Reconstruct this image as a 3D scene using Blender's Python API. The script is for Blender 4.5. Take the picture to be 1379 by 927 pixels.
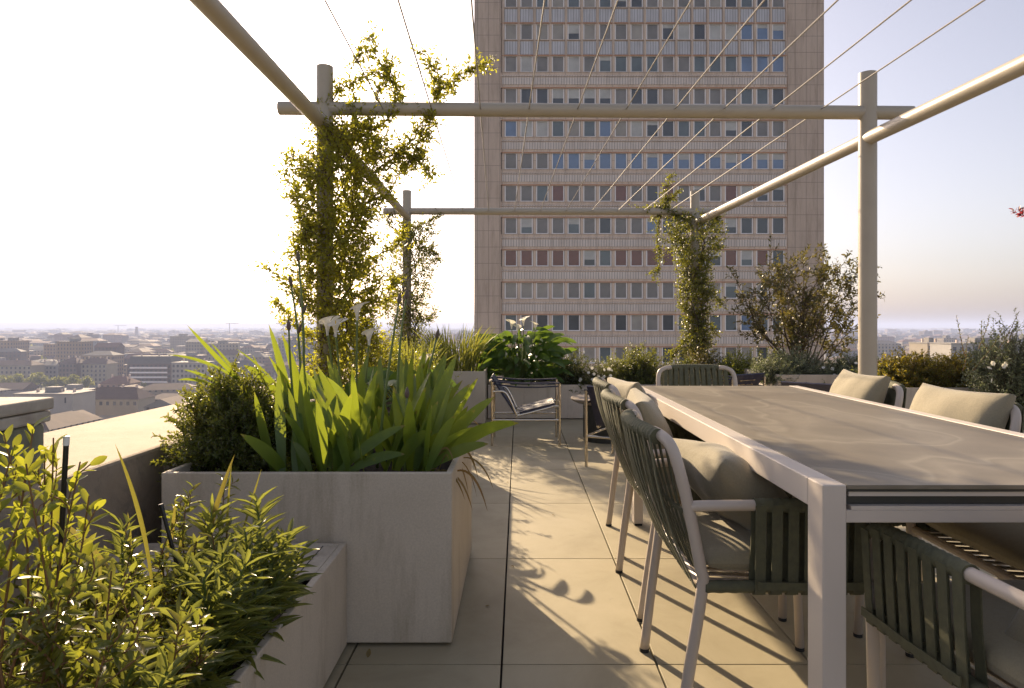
import bpy, math, random
import numpy as np
from mathutils import Vector, Matrix

for o in list(bpy.data.objects): bpy.data.objects.remove(o)
S = bpy.context.scene
COL = S.collection
R = math.radians
F, CX, CY, H = 900.0, 698.0, 440.0, 1.1     # focal length, principal point, camera height (photo pixels / metres)

# ------------------------------------------------------------------ camera, sky, sun
cd = bpy.data.cameras.new('camera'); cam = bpy.data.objects.new('camera', cd); COL.objects.link(cam)
cam.location = (0, 0, H); cam.rotation_euler = (R(90), 0, 0)
cd.sensor_width = 36; cd.sensor_fit = 'HORIZONTAL'; cd.lens = 36*F/1379
cd.shift_x = (1379/2-CX)/1379; cd.shift_y = (CY-927/2)/1379
cd.clip_start = 0.02; cd.clip_end = 60000
S.camera = cam
SUN_AZ, SUN_EL = -25.0, 24.0
w = bpy.data.worlds.new('World'); S.world = w; w.use_nodes = True
nt = w.node_tree; bg = nt.nodes['Background']
sky = nt.nodes.new('ShaderNodeTexSky'); sky.sky_type = 'NISHITA'; sky.sun_disc = False
sky.sun_elevation = R(SUN_EL); sky.sun_rotation = R(SUN_AZ)
sky.air_density = 1.0; sky.dust_density = 2.6; sky.ozone_density = 3.0; sky.altitude = 100
hs = nt.nodes.new('ShaderNodeHueSaturation'); hs.inputs['Saturation'].default_value = .64; nt.links.new(sky.outputs[0], hs.inputs['Color'])
wm_ = nt.nodes.new('ShaderNodeMix'); wm_.data_type = 'RGBA'; wm_.blend_type = 'MULTIPLY'; wm_.inputs[0].default_value = 1
wm_.inputs[7].default_value = (1.0, .865, .815, 1); nt.links.new(hs.outputs[0], wm_.inputs[6])
nt.links.new(wm_.outputs[2], bg.inputs[0]); bg.inputs[1].default_value = 0.108
sd = bpy.data.lights.new('sun', 'SUN'); sun = bpy.data.objects.new('sun', sd); COL.objects.link(sun)
sd.energy = 4.8; sd.angle = R(0.5); sd.color = (1.0, 0.77, 0.50)
tosun = Vector((math.sin(R(SUN_AZ))*math.cos(R(SUN_EL)), math.cos(R(SUN_AZ))*math.cos(R(SUN_EL)), math.sin(R(SUN_EL))))
sun.rotation_euler = tosun.to_track_quat('Z', 'Y').to_euler(); sun.location = (0, 0, 30)
S.view_settings.view_transform = 'Standard'; S.view_settings.look = 'None'
S.view_settings.gamma = 1; S.view_settings.exposure = 1.08; S.view_settings.use_curve_mapping = False

def P(px, py, Y):
    return Vector(((px-CX)/F*Y, Y, H-(py-CY)/F*Y))
def PX(px, Y): return (px-CX)/F*Y

# ------------------------------------------------------------------ materials
def N(nt, t, **k):
    n = nt.nodes.new(t)
    for a, b in k.items(): setattr(n, a, b)
    return n
def ramp(nt, stops):
    n = nt.nodes.new('ShaderNodeValToRGB'); e = n.color_ramp.elements
    while len(e) > 1: e.remove(e[0])
    e[0].position = stops[0][0]; e[0].color = (*stops[0][1], 1)
    for p, c in stops[1:]:
        q = e.new(p); q.color = (*c, 1)
    return n
def mixc(nt, a, b, fac, mode='MIX'):
    n = N(nt, 'ShaderNodeMix', data_type='RGBA', blend_type=mode)
    for s, v in ((6, a), (7, b), (0, fac)):
        if hasattr(v, 'links') or isinstance(v, bpy.types.NodeSocket): nt.links.new(v, n.inputs[s])
        elif s == 0: n.inputs[0].default_value = v
        else: n.inputs[s].default_value = (*v, 1)
    return n.outputs[2]
def noise(nt, scale, detail=4, rough=.55, vec=None, dist=0):
    n = N(nt, 'ShaderNodeTexNoise'); n.inputs['Scale'].default_value = scale
    n.inputs['Detail'].default_value = detail; n.inputs['Roughness'].default_value = rough
    n.inputs['Distortion'].default_value = dist
    if vec: nt.links.new(vec, n.inputs['Vector'])
    return n.outputs['Fac']
def base(name):
    m = bpy.data.materials.new(name); m.use_nodes = True
    return m, m.node_tree, m.node_tree.nodes['Principled BSDF']
def coords(nt, scale=(1, 1, 1), kind='Object'):
    t = N(nt, 'ShaderNodeTexCoord'); mp = N(nt, 'ShaderNodeMapping')
    mp.inputs['Scale'].default_value = scale
    nt.links.new(t.outputs[kind], mp.inputs[0]); return mp.outputs[0]
def bump(nt, b, h, strength, dist=.01):
    n = N(nt, 'ShaderNodeBump'); n.inputs['Strength'].default_value = strength
    n.inputs['Distance'].default_value = dist
    nt.links.new(h, n.inputs['Height']); nt.links.new(n.outputs[0], b.inputs['Normal'])
def simple(name, c, rough=.6, metal=0, var=.12, scale=8, bmp=0, bscale=60, c2=None, stretch=(1, 1, 1), coat=0):
    m, nt, b = base(name)
    v = coords(nt, stretch)
    f = noise(nt, scale, 5, .6, v)
    c2 = c2 or tuple(x*(1-var*2) for x in c)
    r = ramp(nt, [(.3, c2), (.7, c)]); nt.links.new(f, r.inputs[0])
    nt.links.new(r.outputs[0], b.inputs['Base Color'])
    b.inputs['Roughness'].default_value = rough; b.inputs['Metallic'].default_value = metal
    b.inputs['Coat Weight'].default_value = coat
    if bmp: bump(nt, b, noise(nt, bscale, 4, .6, v), bmp, .004)
    return m
def leafmat(name, cols, trans, tf=.5, rough=.38, veins=False):
    m, nt, b = base(name)
    g = N(nt, 'ShaderNodeNewGeometry')
    r = ramp(nt, [(i/(len(cols)-1), c) for i, c in enumerate(cols)])
    nt.links.new(g.outputs['Random Per Island'], r.inputs[0])
    col = mixc(nt, r.outputs[0], (0, 0, 0), 0.0)
    v = coords(nt)
    nz = ramp(nt, [(.3, (.82, .82, .82)), (.7, (1.1, 1.1, 1.1))]); nt.links.new(noise(nt, 25, 3, .6, v), nz.inputs[0])
    col = mixc(nt, col, nz.outputs[0], 1.0, 'MULTIPLY')
    if veins:
        uvn = N(nt, 'ShaderNodeUVMap'); mp = N(nt, 'ShaderNodeMapping'); mp.inputs['Scale'].default_value = (16, .6, 1); nt.links.new(uvn.outputs[0], mp.inputs[0])
        vr = ramp(nt, [(.32, (.72, .76, .70)), (.62, (1.12, 1.10, 1.05))]); vf = noise(nt, 1.6, 3, .6, mp.outputs[0]); nt.links.new(vf, vr.inputs[0])
        col = mixc(nt, col, vr.outputs[0], 1.0, 'MULTIPLY')
        sp = N(nt, 'ShaderNodeSeparateXYZ'); nt.links.new(uvn.outputs[0], sp.inputs[0])
        ad = N(nt, 'ShaderNodeMath', operation='MULTIPLY_ADD'); nt.links.new(noise(nt, 30, 3, .6, v), ad.inputs[0]); ad.inputs[1].default_value = .10; nt.links.new(sp.outputs[1], ad.inputs[2])
        tr = ramp(nt, [(.985, (0, 0, 0)), (1.0, (.85, .85, .85))]); nt.links.new(ad.outputs[0], tr.inputs[0])
        col = mixc(nt, col, (.20, .12, .05), tr.outputs[0])
        bump(nt, b, vf, .35, .002)
    nt.links.new(col, b.inputs['Base Color']); b.inputs['Roughness'].default_value = rough
    t = N(nt, 'ShaderNodeBsdfTranslucent')
    tc = mixc(nt, col, trans, .75)
    nt.links.new(tc, t.inputs[0])
    mx = N(nt, 'ShaderNodeMixShader'); mx.inputs[0].default_value = tf
    nt.links.new(b.outputs[0], mx.inputs[1]); nt.links.new(t.outputs[0], mx.inputs[2])
    nt.links.new(mx.outputs[0], nt.nodes['Material Output'].inputs[0])
    return m

M = {}
def concrete(name, c, dark, stain=(.25, .2, .13)):
    m, nt, b = base(name)
    v = coords(nt); vs = coords(nt, (7, 7, 1.0))
    f = noise(nt, 1.6, 6, .65, v)
    r = ramp(nt, [(.25, dark), (.75, c)]); nt.links.new(f, r.inputs[0])
    st = noise(nt, 1.1, 5, .7, vs)
    rs = ramp(nt, [(.50, (0, 0, 0)), (.74, (.6, .6, .6))]); nt.links.new(st, rs.inputs[0])
    col = mixc(nt, r.outputs[0], stain, rs.outputs[0])
    fine = ramp(nt, [(.35, (.9, .9, .9)), (.65, (1.05, 1.05, 1.05))]); nt.links.new(noise(nt, 160, 3, .7, v), fine.inputs[0])
    col = mixc(nt, col, fine.outputs[0], 1.0, 'MULTIPLY')
    nt.links.new(col, b.inputs['Base Color']); b.inputs['Roughness'].default_value = .72
    bump(nt, b, noise(nt, 90, 4, .6, v), .12, .003)
    return m
M['planter'] = concrete('planter_concrete', (.58, .51, .41), (.45, .39, .30), (.22, .17, .10))
M['planter2'] = concrete('pale_concrete', (.58, .51, .43), (.46, .40, .33))
M['seam'] = simple('dark_seam', (.03, .028, .025), .9)
# floor tile: porcelain slab with faint veining, one tone per slab
m, nt, b = base('floor_tile')
v = coords(nt)
g = N(nt, 'ShaderNodeNewGeometry')
f = noise(nt, 2.2, 7, .65, v, .6)
r = ramp(nt, [(.25, (.29, .25, .16)), (.5, (.37, .325, .215)), (.78, (.43, .38, .265))]); nt.links.new(f, r.inputs[0])
rr = ramp(nt, [(0, (.9, .9, .9)), (1, (1.06, 1.06, 1.06))]); nt.links.new(g.outputs['Random Per Island'], rr.inputs[0])
col = mixc(nt, r.outputs[0], rr.outputs[0], 1, 'MULTIPLY')
sp = ramp(nt, [(.60, (0, 0, 0)), (.74, (.5, .5, .5))]); nt.links.new(noise(nt, 9, 6, .75, v), sp.inputs[0])
col = mixc(nt, col, (.27, .24, .17), sp.outputs[0])
nt.links.new(col, b.inputs['Base Color']); b.inputs['Roughness'].default_value = .62
bump(nt, b, noise(nt, 120, 3, .6, v), .1, .002)
M['tile'] = m
M['joint'] = simple('joint_dark', (.035, .03, .025), .95)
# parapet plaster
m, nt, b = base('parapet_plaster')
v = coords(nt)
r = ramp(nt, [(.25, (.29, .225, .16)), (.7, (.42, .34, .25))]); nt.links.new(noise(nt, 3, 7, .7, v), r.inputs[0])
g = N(nt, 'ShaderNodeNewGeometry'); sx = N(nt, 'ShaderNodeSeparateXYZ'); nt.links.new(g.outputs['Normal'], sx.inputs[0])
up = ramp(nt, [(.3, (1, 1, 1)), (.7, (.12, .12, .12))]); nt.links.new(sx.outputs[2], up.inputs[0])
li = ramp(nt, [(.50, (0, 0, 0)), (.66, (1, 1, 1))]); nt.links.new(noise(nt, 5, 8, .8, v, .4), li.inputs[0])
fac = mixc(nt, li.outputs[0], up.outputs[0], 1, 'MULTIPLY')
col = mixc(nt, r.outputs[0], (.21, .185, .145), fac)
nt.links.new(col, b.inputs['Base Color']); b.inputs['Roughness'].default_value = .85
bump(nt, b, noise(nt, 30, 8, .75, v), .5, .01)
M['parapet'] = m
M['oldstone'] = simple('weathered_stone', (.36, .34, .26), .9, 0, .2, 9, .8, 25, (.15, .15, .10), (1, 1, .5))
M['slab'] = simple('old_slab', (.55, .50, .42), .85, 0, .2, 14, .5, 40, (.36, .31, .25))
M['soil'] = simple('potting_soil', (.045, .03, .02), .95, 0, .3, 60, 1, 80)
M['metal'] = simple('taupe_paint', (.55, .49, .43), .42, 0, .02, 3)
M['metal_top'] = simple('taupe_paint_rail', (.58, .52, .46), .4, 0, .02, 3)
M['pergola'] = simple('pergola_paint', (.42, .37, .29), .38, 0, .05, 4, .05, 200)
M['wire'] = simple('steel_wire', (.30, .28, .26), .55, 0, .05)
M['dark'] = simple('dark_edge', (.03, .032, .028), .5)
m, nt, b = base('table_stone')
v = coords(nt)
f = noise(nt, 1.1, 3, .5, v, 0)
wv = N(nt, 'ShaderNodeTexWave', wave_type='RINGS'); wv.inputs['Scale'].default_value = 1.5
wv.inputs['Distortion'].default_value = 9; wv.inputs['Detail'].default_value = 3; wv.inputs['Detail Scale'].default_value = .9
nt.links.new(coords(nt, (1.0, .55, 1)), wv.inputs['Vector'])
r = ramp(nt, [(0, (.15, .127, .092)), (.35, (.165, .142, .104)), (.5, (.225, .198, .15)), (.58, (.17, .147, .108)), (.8, (.205, .178, .134)), (1, (.16, .137, .10))])
nt.links.new(wv.outputs['Fac'], r.inputs[0])
f2 = ramp(nt, [(.3, (.85, .85, .85)), (.7, (1.12, 1.12, 1.12))]); nt.links.new(noise(nt, 4, 6, .65, v, 1.5), f2.inputs[0])
col = mixc(nt, r.outputs[0], f2.outputs[0], 1, 'MULTIPLY')
nt.links.new(col, b.inputs['Base Color']); b.inputs['Roughness'].default_value = .5
M['stone'] = m
M['strap'] = simple('green_strap', (.12, .118, .064), .75, 0, .12, 40, .5, 400, (.078, .082, .05))
M['frame'] = simple('chair_paint', (.50, .43, .36), .4, 0, .02, 3)
M['foot'] = simple('rubber', (.02, .02, .02), .8)
def fabric(name, c):
    m, nt, b = base(name); v = coords(nt)
    r = ramp(nt, [(.3, tuple(x*.82 for x in c)), (.7, c)]); nt.links.new(noise(nt, 180, 3, .8, v), r.inputs[0])
    nt.links.new(r.outputs[0], b.inputs['Base Color']); b.inputs['Roughness'].default_value = .95
    b.inputs['Sheen Weight'].default_value = .25
    h = noise(nt, 350, 3, .7, v); h2 = noise(nt, 14, 3, .6, v)
    a = N(nt, 'ShaderNodeMath', operation='MULTIPLY_ADD'); nt.links.new(h2, a.inputs[0]); a.inputs[1].default_value = 3.0; nt.links.new(h, a.inputs[2])
    bump(nt, b, a.outputs[0], .35, .004); return m
M['cushion'] = fabric('olive_fabric', (.30, .265, .18))
M['seat'] = fabric('seat_fabric', (.30, .26, .165))
M['chrome'] = simple('chrome', (.68, .62, .52), .16, 1, .02)
M['navy'] = simple('navy_leather', (.02, .022, .055), .42, 0, .1, 20, .9, 18)
M['brass'] = simple('brass_hook', (.55, .42, .25), .3, 1, .02)
M['rimwood'] = simple('side_table_top', (.34, .29, .24), .4, 0, .1, 10)
M['tclad'] = None

# leaves
M['l_iris'] = leafmat('iris_leaf', [(.04, .085, .018), (.06, .12, .024), (.09, .16, .03), (.045, .10, .022)], (.38, .45, .03), .44, .34, True)
M['l_irisdry'] = leafmat('dry_leaf', [(.22, .13, .05), (.16, .13, .04), (.28, .20, .09)], (.45, .28, .08), .35, .6)
M['l_box'] = leafmat('box_leaf', [(.05, .075, .016), (.07, .10, .02), (.11, .13, .03), (.06, .09, .02)], (.36, .37, .035), .45, .34)
M['l_lime'] = leafmat('lime_leaf', [(.09, .14, .022), (.13, .18, .03), (.17, .19, .035), (.10, .15, .03)], (.52, .52, .04), .5, .3)
M['l_azalea'] = leafmat('azalea_leaf', [(.06, .085, .02), (.10, .12, .028), (.15, .13, .035), (.075, .10, .022), (.19, .12, .04)], (.38, .41, .045), .42, .24)
M['l_lily'] = leafmat('lily_leaf', [(.06, .09, .028), (.09, .125, .035), (.13, .155, .045)], (.42, .44, .07), .42, .34)
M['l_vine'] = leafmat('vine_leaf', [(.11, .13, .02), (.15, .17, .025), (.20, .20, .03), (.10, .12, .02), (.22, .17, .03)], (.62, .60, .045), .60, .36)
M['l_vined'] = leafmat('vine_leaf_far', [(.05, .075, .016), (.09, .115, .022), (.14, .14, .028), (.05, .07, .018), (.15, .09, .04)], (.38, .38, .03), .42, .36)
M['l_dark'] = leafmat('dark_leaf', [(.035, .055, .014), (.05, .075, .018), (.08, .10, .025)], (.24, .26, .03), .36, .36)
M['l_calla'] = leafmat('calla_leaf', [(.04, .09, .02), (.06, .12, .025), (.09, .16, .03)], (.21, .31, .03), .36, .36)
M['l_photinia'] = leafmat('photinia_leaf', [(.06, .07, .025), (.09, .095, .03), (.11, .085, .035), (.05, .065, .025), (.16, .08, .035)], (.30, .26, .05), .32, .4)
M['l_silver'] = leafmat('silver_leaf', [(.13, .16, .09), (.18, .20, .12), (.10, .13, .07)], (.32, .36, .14), .3, .5)
M['l_orange'] = leafmat('orange_leaf', [(.10, .12, .018), (.15, .14, .022), (.08, .10, .018), (.24, .13, .025), (.09, .12, .02)], (.56, .44, .03), .45, .4)
M['l_red'] = leafmat('maple_leaf', [(.14, .02, .03), (.20, .03, .04)], (.5, .05, .06), .45, .4)
M['l_grass'] = leafmat('grass_leaf', [(.07, .10, .02), (.11, .14, .03), (.16, .15, .04)], (.42, .42, .06), .42, .45)
M['l_city'] = leafmat('city_tree_leaf', [(.09, .13, .03), (.14, .17, .04), (.18, .18, .05)], (.4, .4, .06), .35, .6)
M['stem_g'] = simple('green_stem', (.13, .18, .04), .5, 0, .1, 20)
M['stem_r'] = simple('red_stem', (.22, .12, .05), .6, 0, .15, 20)
M['bark'] = simple('bark', (.13, .09, .06), .85, 0, .25, 30, .6, 60)
M['petal'] = leafmat('white_petal', [(.80, .79, .72), (.85, .84, .78)], (.85, .8, .6), .35, .5)
M['spadix'] = simple('spadix', (.75, .5, .05), .6)
M['bud'] = simple('bud', (.14, .075, .08), .6, 0, .2, 60, 0, 60, (.10, .10, .05))
M['stake'] = simple('black_stake', (.008, .008, .008), .35)
M['white'] = simple('white_plastic', (.8, .8, .78), .4)

# ------------------------------------------------------------------ object helpers
def tag(o, label=None, cat=None, group=None, kind=None):
    if label: o['label'] = label
    if cat: o['category'] = cat
    if group: o['group'] = group
    if kind: o['kind'] = kind
    return o
def empty(name, loc=(0, 0, 0), rz=0):
    o = bpy.data.objects.new(name, None); COL.objects.link(o); o.empty_display_size = .1
    o.location = loc; o.rotation_euler = (0, 0, rz); return o
class MB:
    def __init__(s): s.v = []; s.f = []; s.m = []; s.uv = []; s.hasuv = False
    def face(s, idx, mi=0, uv=None):
        s.f.append(idx); s.m.append(mi); s.uv.append(uv)
        if uv: s.hasuv = True
    def quad(s, a, b, c, d, mi=0, uv=None):
        n = len(s.v); s.v += [tuple(a), tuple(b), tuple(c), tuple(d)]; s.face((n, n+1, n+2, n+3), mi, uv)
    def box(s, x0, x1, y0, y1, z0, z1, mi=0):
        n = len(s.v)
        s.v += [(x0, y0, z0), (x1, y0, z0), (x1, y1, z0), (x0, y1, z0), (x0, y0, z1), (x1, y0, z1), (x1, y1, z1), (x0, y1, z1)]
        for q in ((0, 3, 2, 1), (4, 5, 6, 7), (0, 1, 5, 4), (1, 2, 6, 5), (2, 3, 7, 6), (3, 0, 4, 7)):
            s.face(tuple(n+i for i in q), mi)
    def tube(s, pts, r, seg=10, mi=0, cap=True, closed=False):
        pts = [Vector(p) for p in pts]; k = len(pts); n0 = len(s.v)
        rs = r if hasattr(r, '__len__') else [r]*k
        t = [(pts[(i+1) % k]-pts[i-1] if closed else pts[min(i+1, k-1)]-pts[max(i-1, 0)]).normalized() for i in range(k)]
        up = Vector((0, 0, 1)) if abs(t[0].z) < .9 else Vector((1, 0, 0))
        a = t[0].cross(up).normalized()
        for i in range(k):
            a = (a-t[i]*a.dot(t[i])).normalized(); b_ = t[i].cross(a)
            for j in range(seg):
                q = 2*math.pi*j/seg
                s.v.append(tuple(pts[i]+(a*math.cos(q)+b_*math.sin(q))*rs[i]))
        for i in range(k if closed else k-1):
            i2 = (i+1) % k
            for j in range(seg):
                j2 = (j+1) % seg
                s.face((n0+i*seg+j, n0+i*seg+j2, n0+i2*seg+j2, n0+i2*seg+j), mi)
        if cap and not closed:
            s.face(tuple(n0+j for j in range(seg))[::-1], mi); s.face(tuple(n0+(k-1)*seg+j for j in range(seg)), mi)
        return s
    def ribbon(s, pts, side, wd, th, mi=0):
        """flat strap along pts, width along `side`, thickness th"""
        pts = [Vector(p) for p in pts]; k = len(pts); n0 = len(s.v)
        for i in range(k):
            t = (pts[min(i+1, k-1)]-pts[max(i-1, 0)]).normalized()
            sd_ = (side-t*side.dot(t)).normalized(); nn = t.cross(sd_)
            for a, b_ in ((-1, -1), (1, -1), (1, 1), (-1, 1)):
                s.v.append(tuple(pts[i]+sd_*a*wd/2+nn*b_*th/2))
        for i in range(k-1):
            for j in range(4):
                j2 = (j+1) % 4
                s.face((n0+i*4+j, n0+i*4+j2, n0+(i+1)*4+j2, n0+(i+1)*4+j), mi)
        s.face((n0+3, n0+2, n0+1, n0), mi); e = n0+(k-1)*4; s.face((e, e+1, e+2, e+3), mi)
    def lathe(s, prof, seg=24, mi=0, c=(0, 0, 0)):
        n0 = len(s.v)
        for r_, z in prof:
            for j in range(seg):
                q = 2*math.pi*j/seg; s.v.append((c[0]+r_*math.cos(q), c[1]+r_*math.sin(q), c[2]+z))
        for i in range(len(prof)-1):
            for j in range(seg):
                j2 = (j+1) % seg
                s.face((n0+i*seg+j, n0+i*seg+j2, n0+(i+1)*seg+j2, n0+(i+1)*seg+j), mi)
        s.face(tuple(n0+j for j in range(seg))[::-1], mi); e = n0+(len(prof)-1)*seg; s.face(tuple(e+j for j in range(seg)), mi)
    def mesh(s, name, mats, smooth=False):
        me = bpy.data.meshes.new(name); me.from_pydata(s.v, [], s.f)
        for mm in (mats if isinstance(mats, (list, tuple)) else [mats]): me.materials.append(mm)
        me.polygons.foreach_set('material_index', s.m)
        if smooth: me.polygons.foreach_set('use_smooth', [True]*len(s.f))
        if s.hasuv:
            uvl = me.uv_layers.new(name='UVMap'); k = 0
            for f, uv in zip(s.f, s.uv):
                for i in range(len(f)):
                    if uv: uvl.data[k].uv = uv[i]
                    k += 1
        me.update(); return me
    def build(s, name, mats, parent=None, smooth=False, bevel=0, sub=0, autos=None):
        me = s.mesh(name, mats, smooth)
        o = bpy.data.objects.new(name, me); COL.objects.link(o)
        if parent: o.parent = parent
        if bevel:
            b = o.modifiers.new('bevel', 'BEVEL'); b.width = bevel; b.segments = 2; b.limit_method = 'ANGLE'; b.angle_limit = R(40)
        if smooth and autos: me.set_sharp_from_angle(angle=R(autos))
        return o
def children(o): return [c for c in COL.objects if c.parent == o]
KIDS = {}
def copy_tree(o, parent=None):
    c = o.copy(); COL.objects.link(c); c.parent = parent
    for ch in KIDS.get(o.name) or list(o.children): copy_tree(ch, c)
    return c
def smoothpts(pts, n=6):
    pts = [Vector(p) for p in pts]; out = []
    q = [pts[0]*2-pts[1]]+pts+[pts[-1]*2-pts[-2]]
    for i in range(1, len(q)-2):
        for k in range(n):
            t = k/n; a, b_, c, d = q[i-1], q[i], q[i+1], q[i+2]
            out.append(.5*((2*b_)+(-a+c)*t+(2*a-5*b_+4*c-d)*t*t+(-a+3*b_-3*c+d)*t**3))
    out.append(pts[-1]); return out

# ------------------------------------------------------------------ foliage engine
TPL = {}
def _tpl(rows, fold=.25, curl=.15):
    v = [(0, 0, 0)]; f = []
    for y, w_ in rows:
        z = -curl*y*y
        v += [(-w_/2, y, z+fold*w_/2), (0, y, z), (w_/2, y, z+fold*w_/2)]
    v.append((0, 1, -curl)); n = len(rows)
    f += [(0, 2, 1), (0, 3, 2)]
    for i in range(n-1):
        a = 1+3*i; b_ = a+3
        f += [(a, a+1, b_+1, b_), (a+1, a+2, b_+2, b_+1)]
    a = 1+3*(n-1); t = len(v)-1
    f += [(a, a+1, t), (a+1, a+2, t)]
    return np.array(v, float), f
TPL['tiny'] = (np.array([(0, 0, 0), (-.5, .45, .12), (.5, .45, .12), (0, 1, -.08)], float), [(0, 3, 1), (0, 2, 3)])
TPL['leaf'] = _tpl([(.3, .85), (.65, .8)])
TPL['lance'] = _tpl([(.2, .7), (.5, 1.0), (.8, .55)], .3, .28)
TPL['oval'] = _tpl([(.12, .5), (.38, 1.0), (.65, .92), (.87, .5)], .22, .12)
TPL['petal'] = _tpl([(.3, .6), (.7, 1.0), (.92, .6)], .1, -.2)
class Fol:
    def __init__(s, tpl='leaf'): s.t = tpl; s.p = []; s.d = []; s.n = []; s.L = []; s.W = []
    def add(s, p, d, n, L, W): s.p.append(tuple(p)); s.d.append(tuple(d)); s.n.append(tuple(n)); s.L.append(L); s.W.append(W)
    def build(s, name, mat_, parent=None, smooth=True):
        tv, tf = TPL[s.t]
        p = np.array(s.p); d = np.array(s.d); n = np.array(s.n); L = np.array(s.L)[:, None]; W = np.array(s.W)[:, None]
        d /= np.linalg.norm(d, axis=1)[:, None]+1e-9
        x = np.cross(d, n); x /= np.linalg.norm(x, axis=1)[:, None]+1e-9
        z = np.cross(x, d)
        V = (p[:, None, :] + x[:, None, :]*(tv[None, :, 0:1]*W[:, None, :]) + d[:, None, :]*(tv[None, :, 1:2]*L[:, None, :])
             + z[:, None, :]*(tv[None, :, 2:3]*L[:, None, :]*.6)).reshape(-1, 3)
        nv = len(tv); k = len(p)
        loops = np.concatenate([np.array(f) for f in tf]); tot = np.array([len(f) for f in tf])
        allv = (loops[None, :]+np.arange(k)[:, None]*nv).ravel()
        lt = np.tile(tot, k); ls = np.concatenate([[0], np.cumsum(lt)[:-1]])
        me = bpy.data.meshes.new(name)
        me.vertices.add(len(V)); me.vertices.foreach_set('co', V.astype(np.float32).ravel())
        me.loops.add(len(allv)); me.loops.foreach_set('vertex_index', allv.astype(np.int32))
        me.polygons.add(len(lt)); me.polygons.foreach_set('loop_start', ls.astype(np.int32)); me.polygons.foreach_set('loop_total', lt.astype(np.int32))
        me.polygons.foreach_set('use_smooth', np.ones(len(lt), bool))
        me.materials.append(mat_); me.update(calc_edges=True); me.validate()
        o = bpy.data.objects.new(name, me); COL.objects.link(o)
        if parent: o.parent = parent
        return o
def rv(rng, s=1): return Vector((rng.gauss(0, s), rng.gauss(0, s), rng.gauss(0, s)))
def grow(rng, a, b_, n=7, wob=.04, arch=0):
    a = Vector(a); b_ = Vector(b_); pts = []
    L = (b_-a).length; o1 = rv(rng, wob*L); o2 = rv(rng, wob*L)
    for i in range(n):
        t = i/(n-1)
        pts.append(a.lerp(b_, t)+o1*math.sin(math.pi*t)+o2*math.sin(2*math.pi*t)*.5+Vector((0, 0, arch*L*math.sin(math.pi*t))))
    return pts
def leafy(rng, fol, pts, t0, spacing, L, W, ang=55, jit=.35, tipbig=0, whorl=1, up=0.0, tipshrink=.35):
    pts = [Vector(p) for p in pts]; seg = [(pts[i+1]-pts[i]).length for i in range(len(pts)-1)]
    tot = sum(seg); s_ = t0*tot; ph = rng.uniform(0, 6.28)
    while s_ < tot:
        q = s_; i = 0
        while i < len(seg)-1 and q > seg[i]: q -= seg[i]; i += 1
        p = pts[i].lerp(pts[i+1], min(1, q/max(seg[i], 1e-6))); t = (pts[i+1]-pts[i]).normalized()
        a = t.orthogonal().normalized(); b_ = t.cross(a)
        u = s_/tot
        for k in range(whorl):
            ph_ = ph+k*2*math.pi/whorl
            rad = a*math.cos(ph_)+b_*math.sin(ph_)
            an = R(ang)*(1-.5*u*tipshrink)*rng.uniform(.75, 1.25)
            d = t*math.cos(an)+rad*math.sin(an)+rv(rng, jit*.3)+Vector((0, 0, up))
            d.normalize()
            n = (t-d*t.dot(d))+rv(rng, jit*.35)
            sc = rng.uniform(.7, 1.15)*(1-tipshrink*max(0, u-.6)*1.6)
            fol.add(p, d, n, L*sc, W*sc*rng.uniform(.85, 1.15))
        ph += 2.4; s_ += spacing*rng.uniform(.7, 1.3)
def shrub(name, label, cat, base_, rx, ry, hz, nst, leaf, L, W, spacing, seed, group=None, mleaf='l_box', mstem='bark', t0=.35,
          inner=.55, twigs=3, twl=.12, ang=55, low=0.05, flat=.0, stemr=.004, wob=.06, lump=.18, whorl=1, ex=None, parent_group=None, tipmin=.6):
    """a bush: stems fan out from the base to an uneven ellipsoid, each with leafy side twigs"""
    rng = random.Random(seed); root = empty(name, base_); fol = Fol(leaf); st = MB()
    lumps = [(rv(rng).normalized(), rng.uniform(-lump, lump)) for _ in range(9)]
    for k in range(nst):
        th = rng.uniform(0, 2*math.pi); cz = rng.uniform(low, 1); cz = abs(cz)**.8*(1 if cz > 0 else -1)
        sx_ = math.sqrt(max(0, 1-cz*cz)); d = Vector((sx_*math.cos(th), sx_*math.sin(th), cz))
        g_ = 1+sum(a*max(0, d.dot(v_))**3 for v_, a in lumps)
        rr_ = g_*rng.uniform(tipmin, 1.04)
        tip = Vector((d.x*rx*rr_, d.y*ry*rr_, d.z*hz*rr_))
        b0 = Vector((tip.x*.25*rng.random(), tip.y*.25*rng.random(), 0))
        if flat: b0 = Vector((tip.x*flat, tip.y*flat, 0))
        pts = grow(rng, b0, tip, 6, wob, .05)
        st.tube(pts, [stemr*(1-.75*i/5) for i in range(6)], 4, 0, False)
        leafy(rng, fol, pts, t0, spacing, L, W, ang, whorl=whorl)
        for q in range(twigs):
            i = rng.randint(2, 5); p0 = pts[i]
            dd = ((pts[i]-pts[i-1]).normalized()+rv(rng, .6)+Vector((0, 0, .25))).normalized()
            tw = grow(rng, p0, p0+dd*twl*rng.uniform(.5, 1.2), 4, .08)
            st.tube(tw, stemr*.3, 3, 0, False)
            leafy(rng, fol, tw, .1, spacing, L, W, ang, whorl=whorl)
    if ex: ex(rng, fol, st)
    st.build('stem', M[mstem], root, True); fol.build('foliage', M[mleaf], root)
    tag(root, label, cat, group); return root

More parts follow.
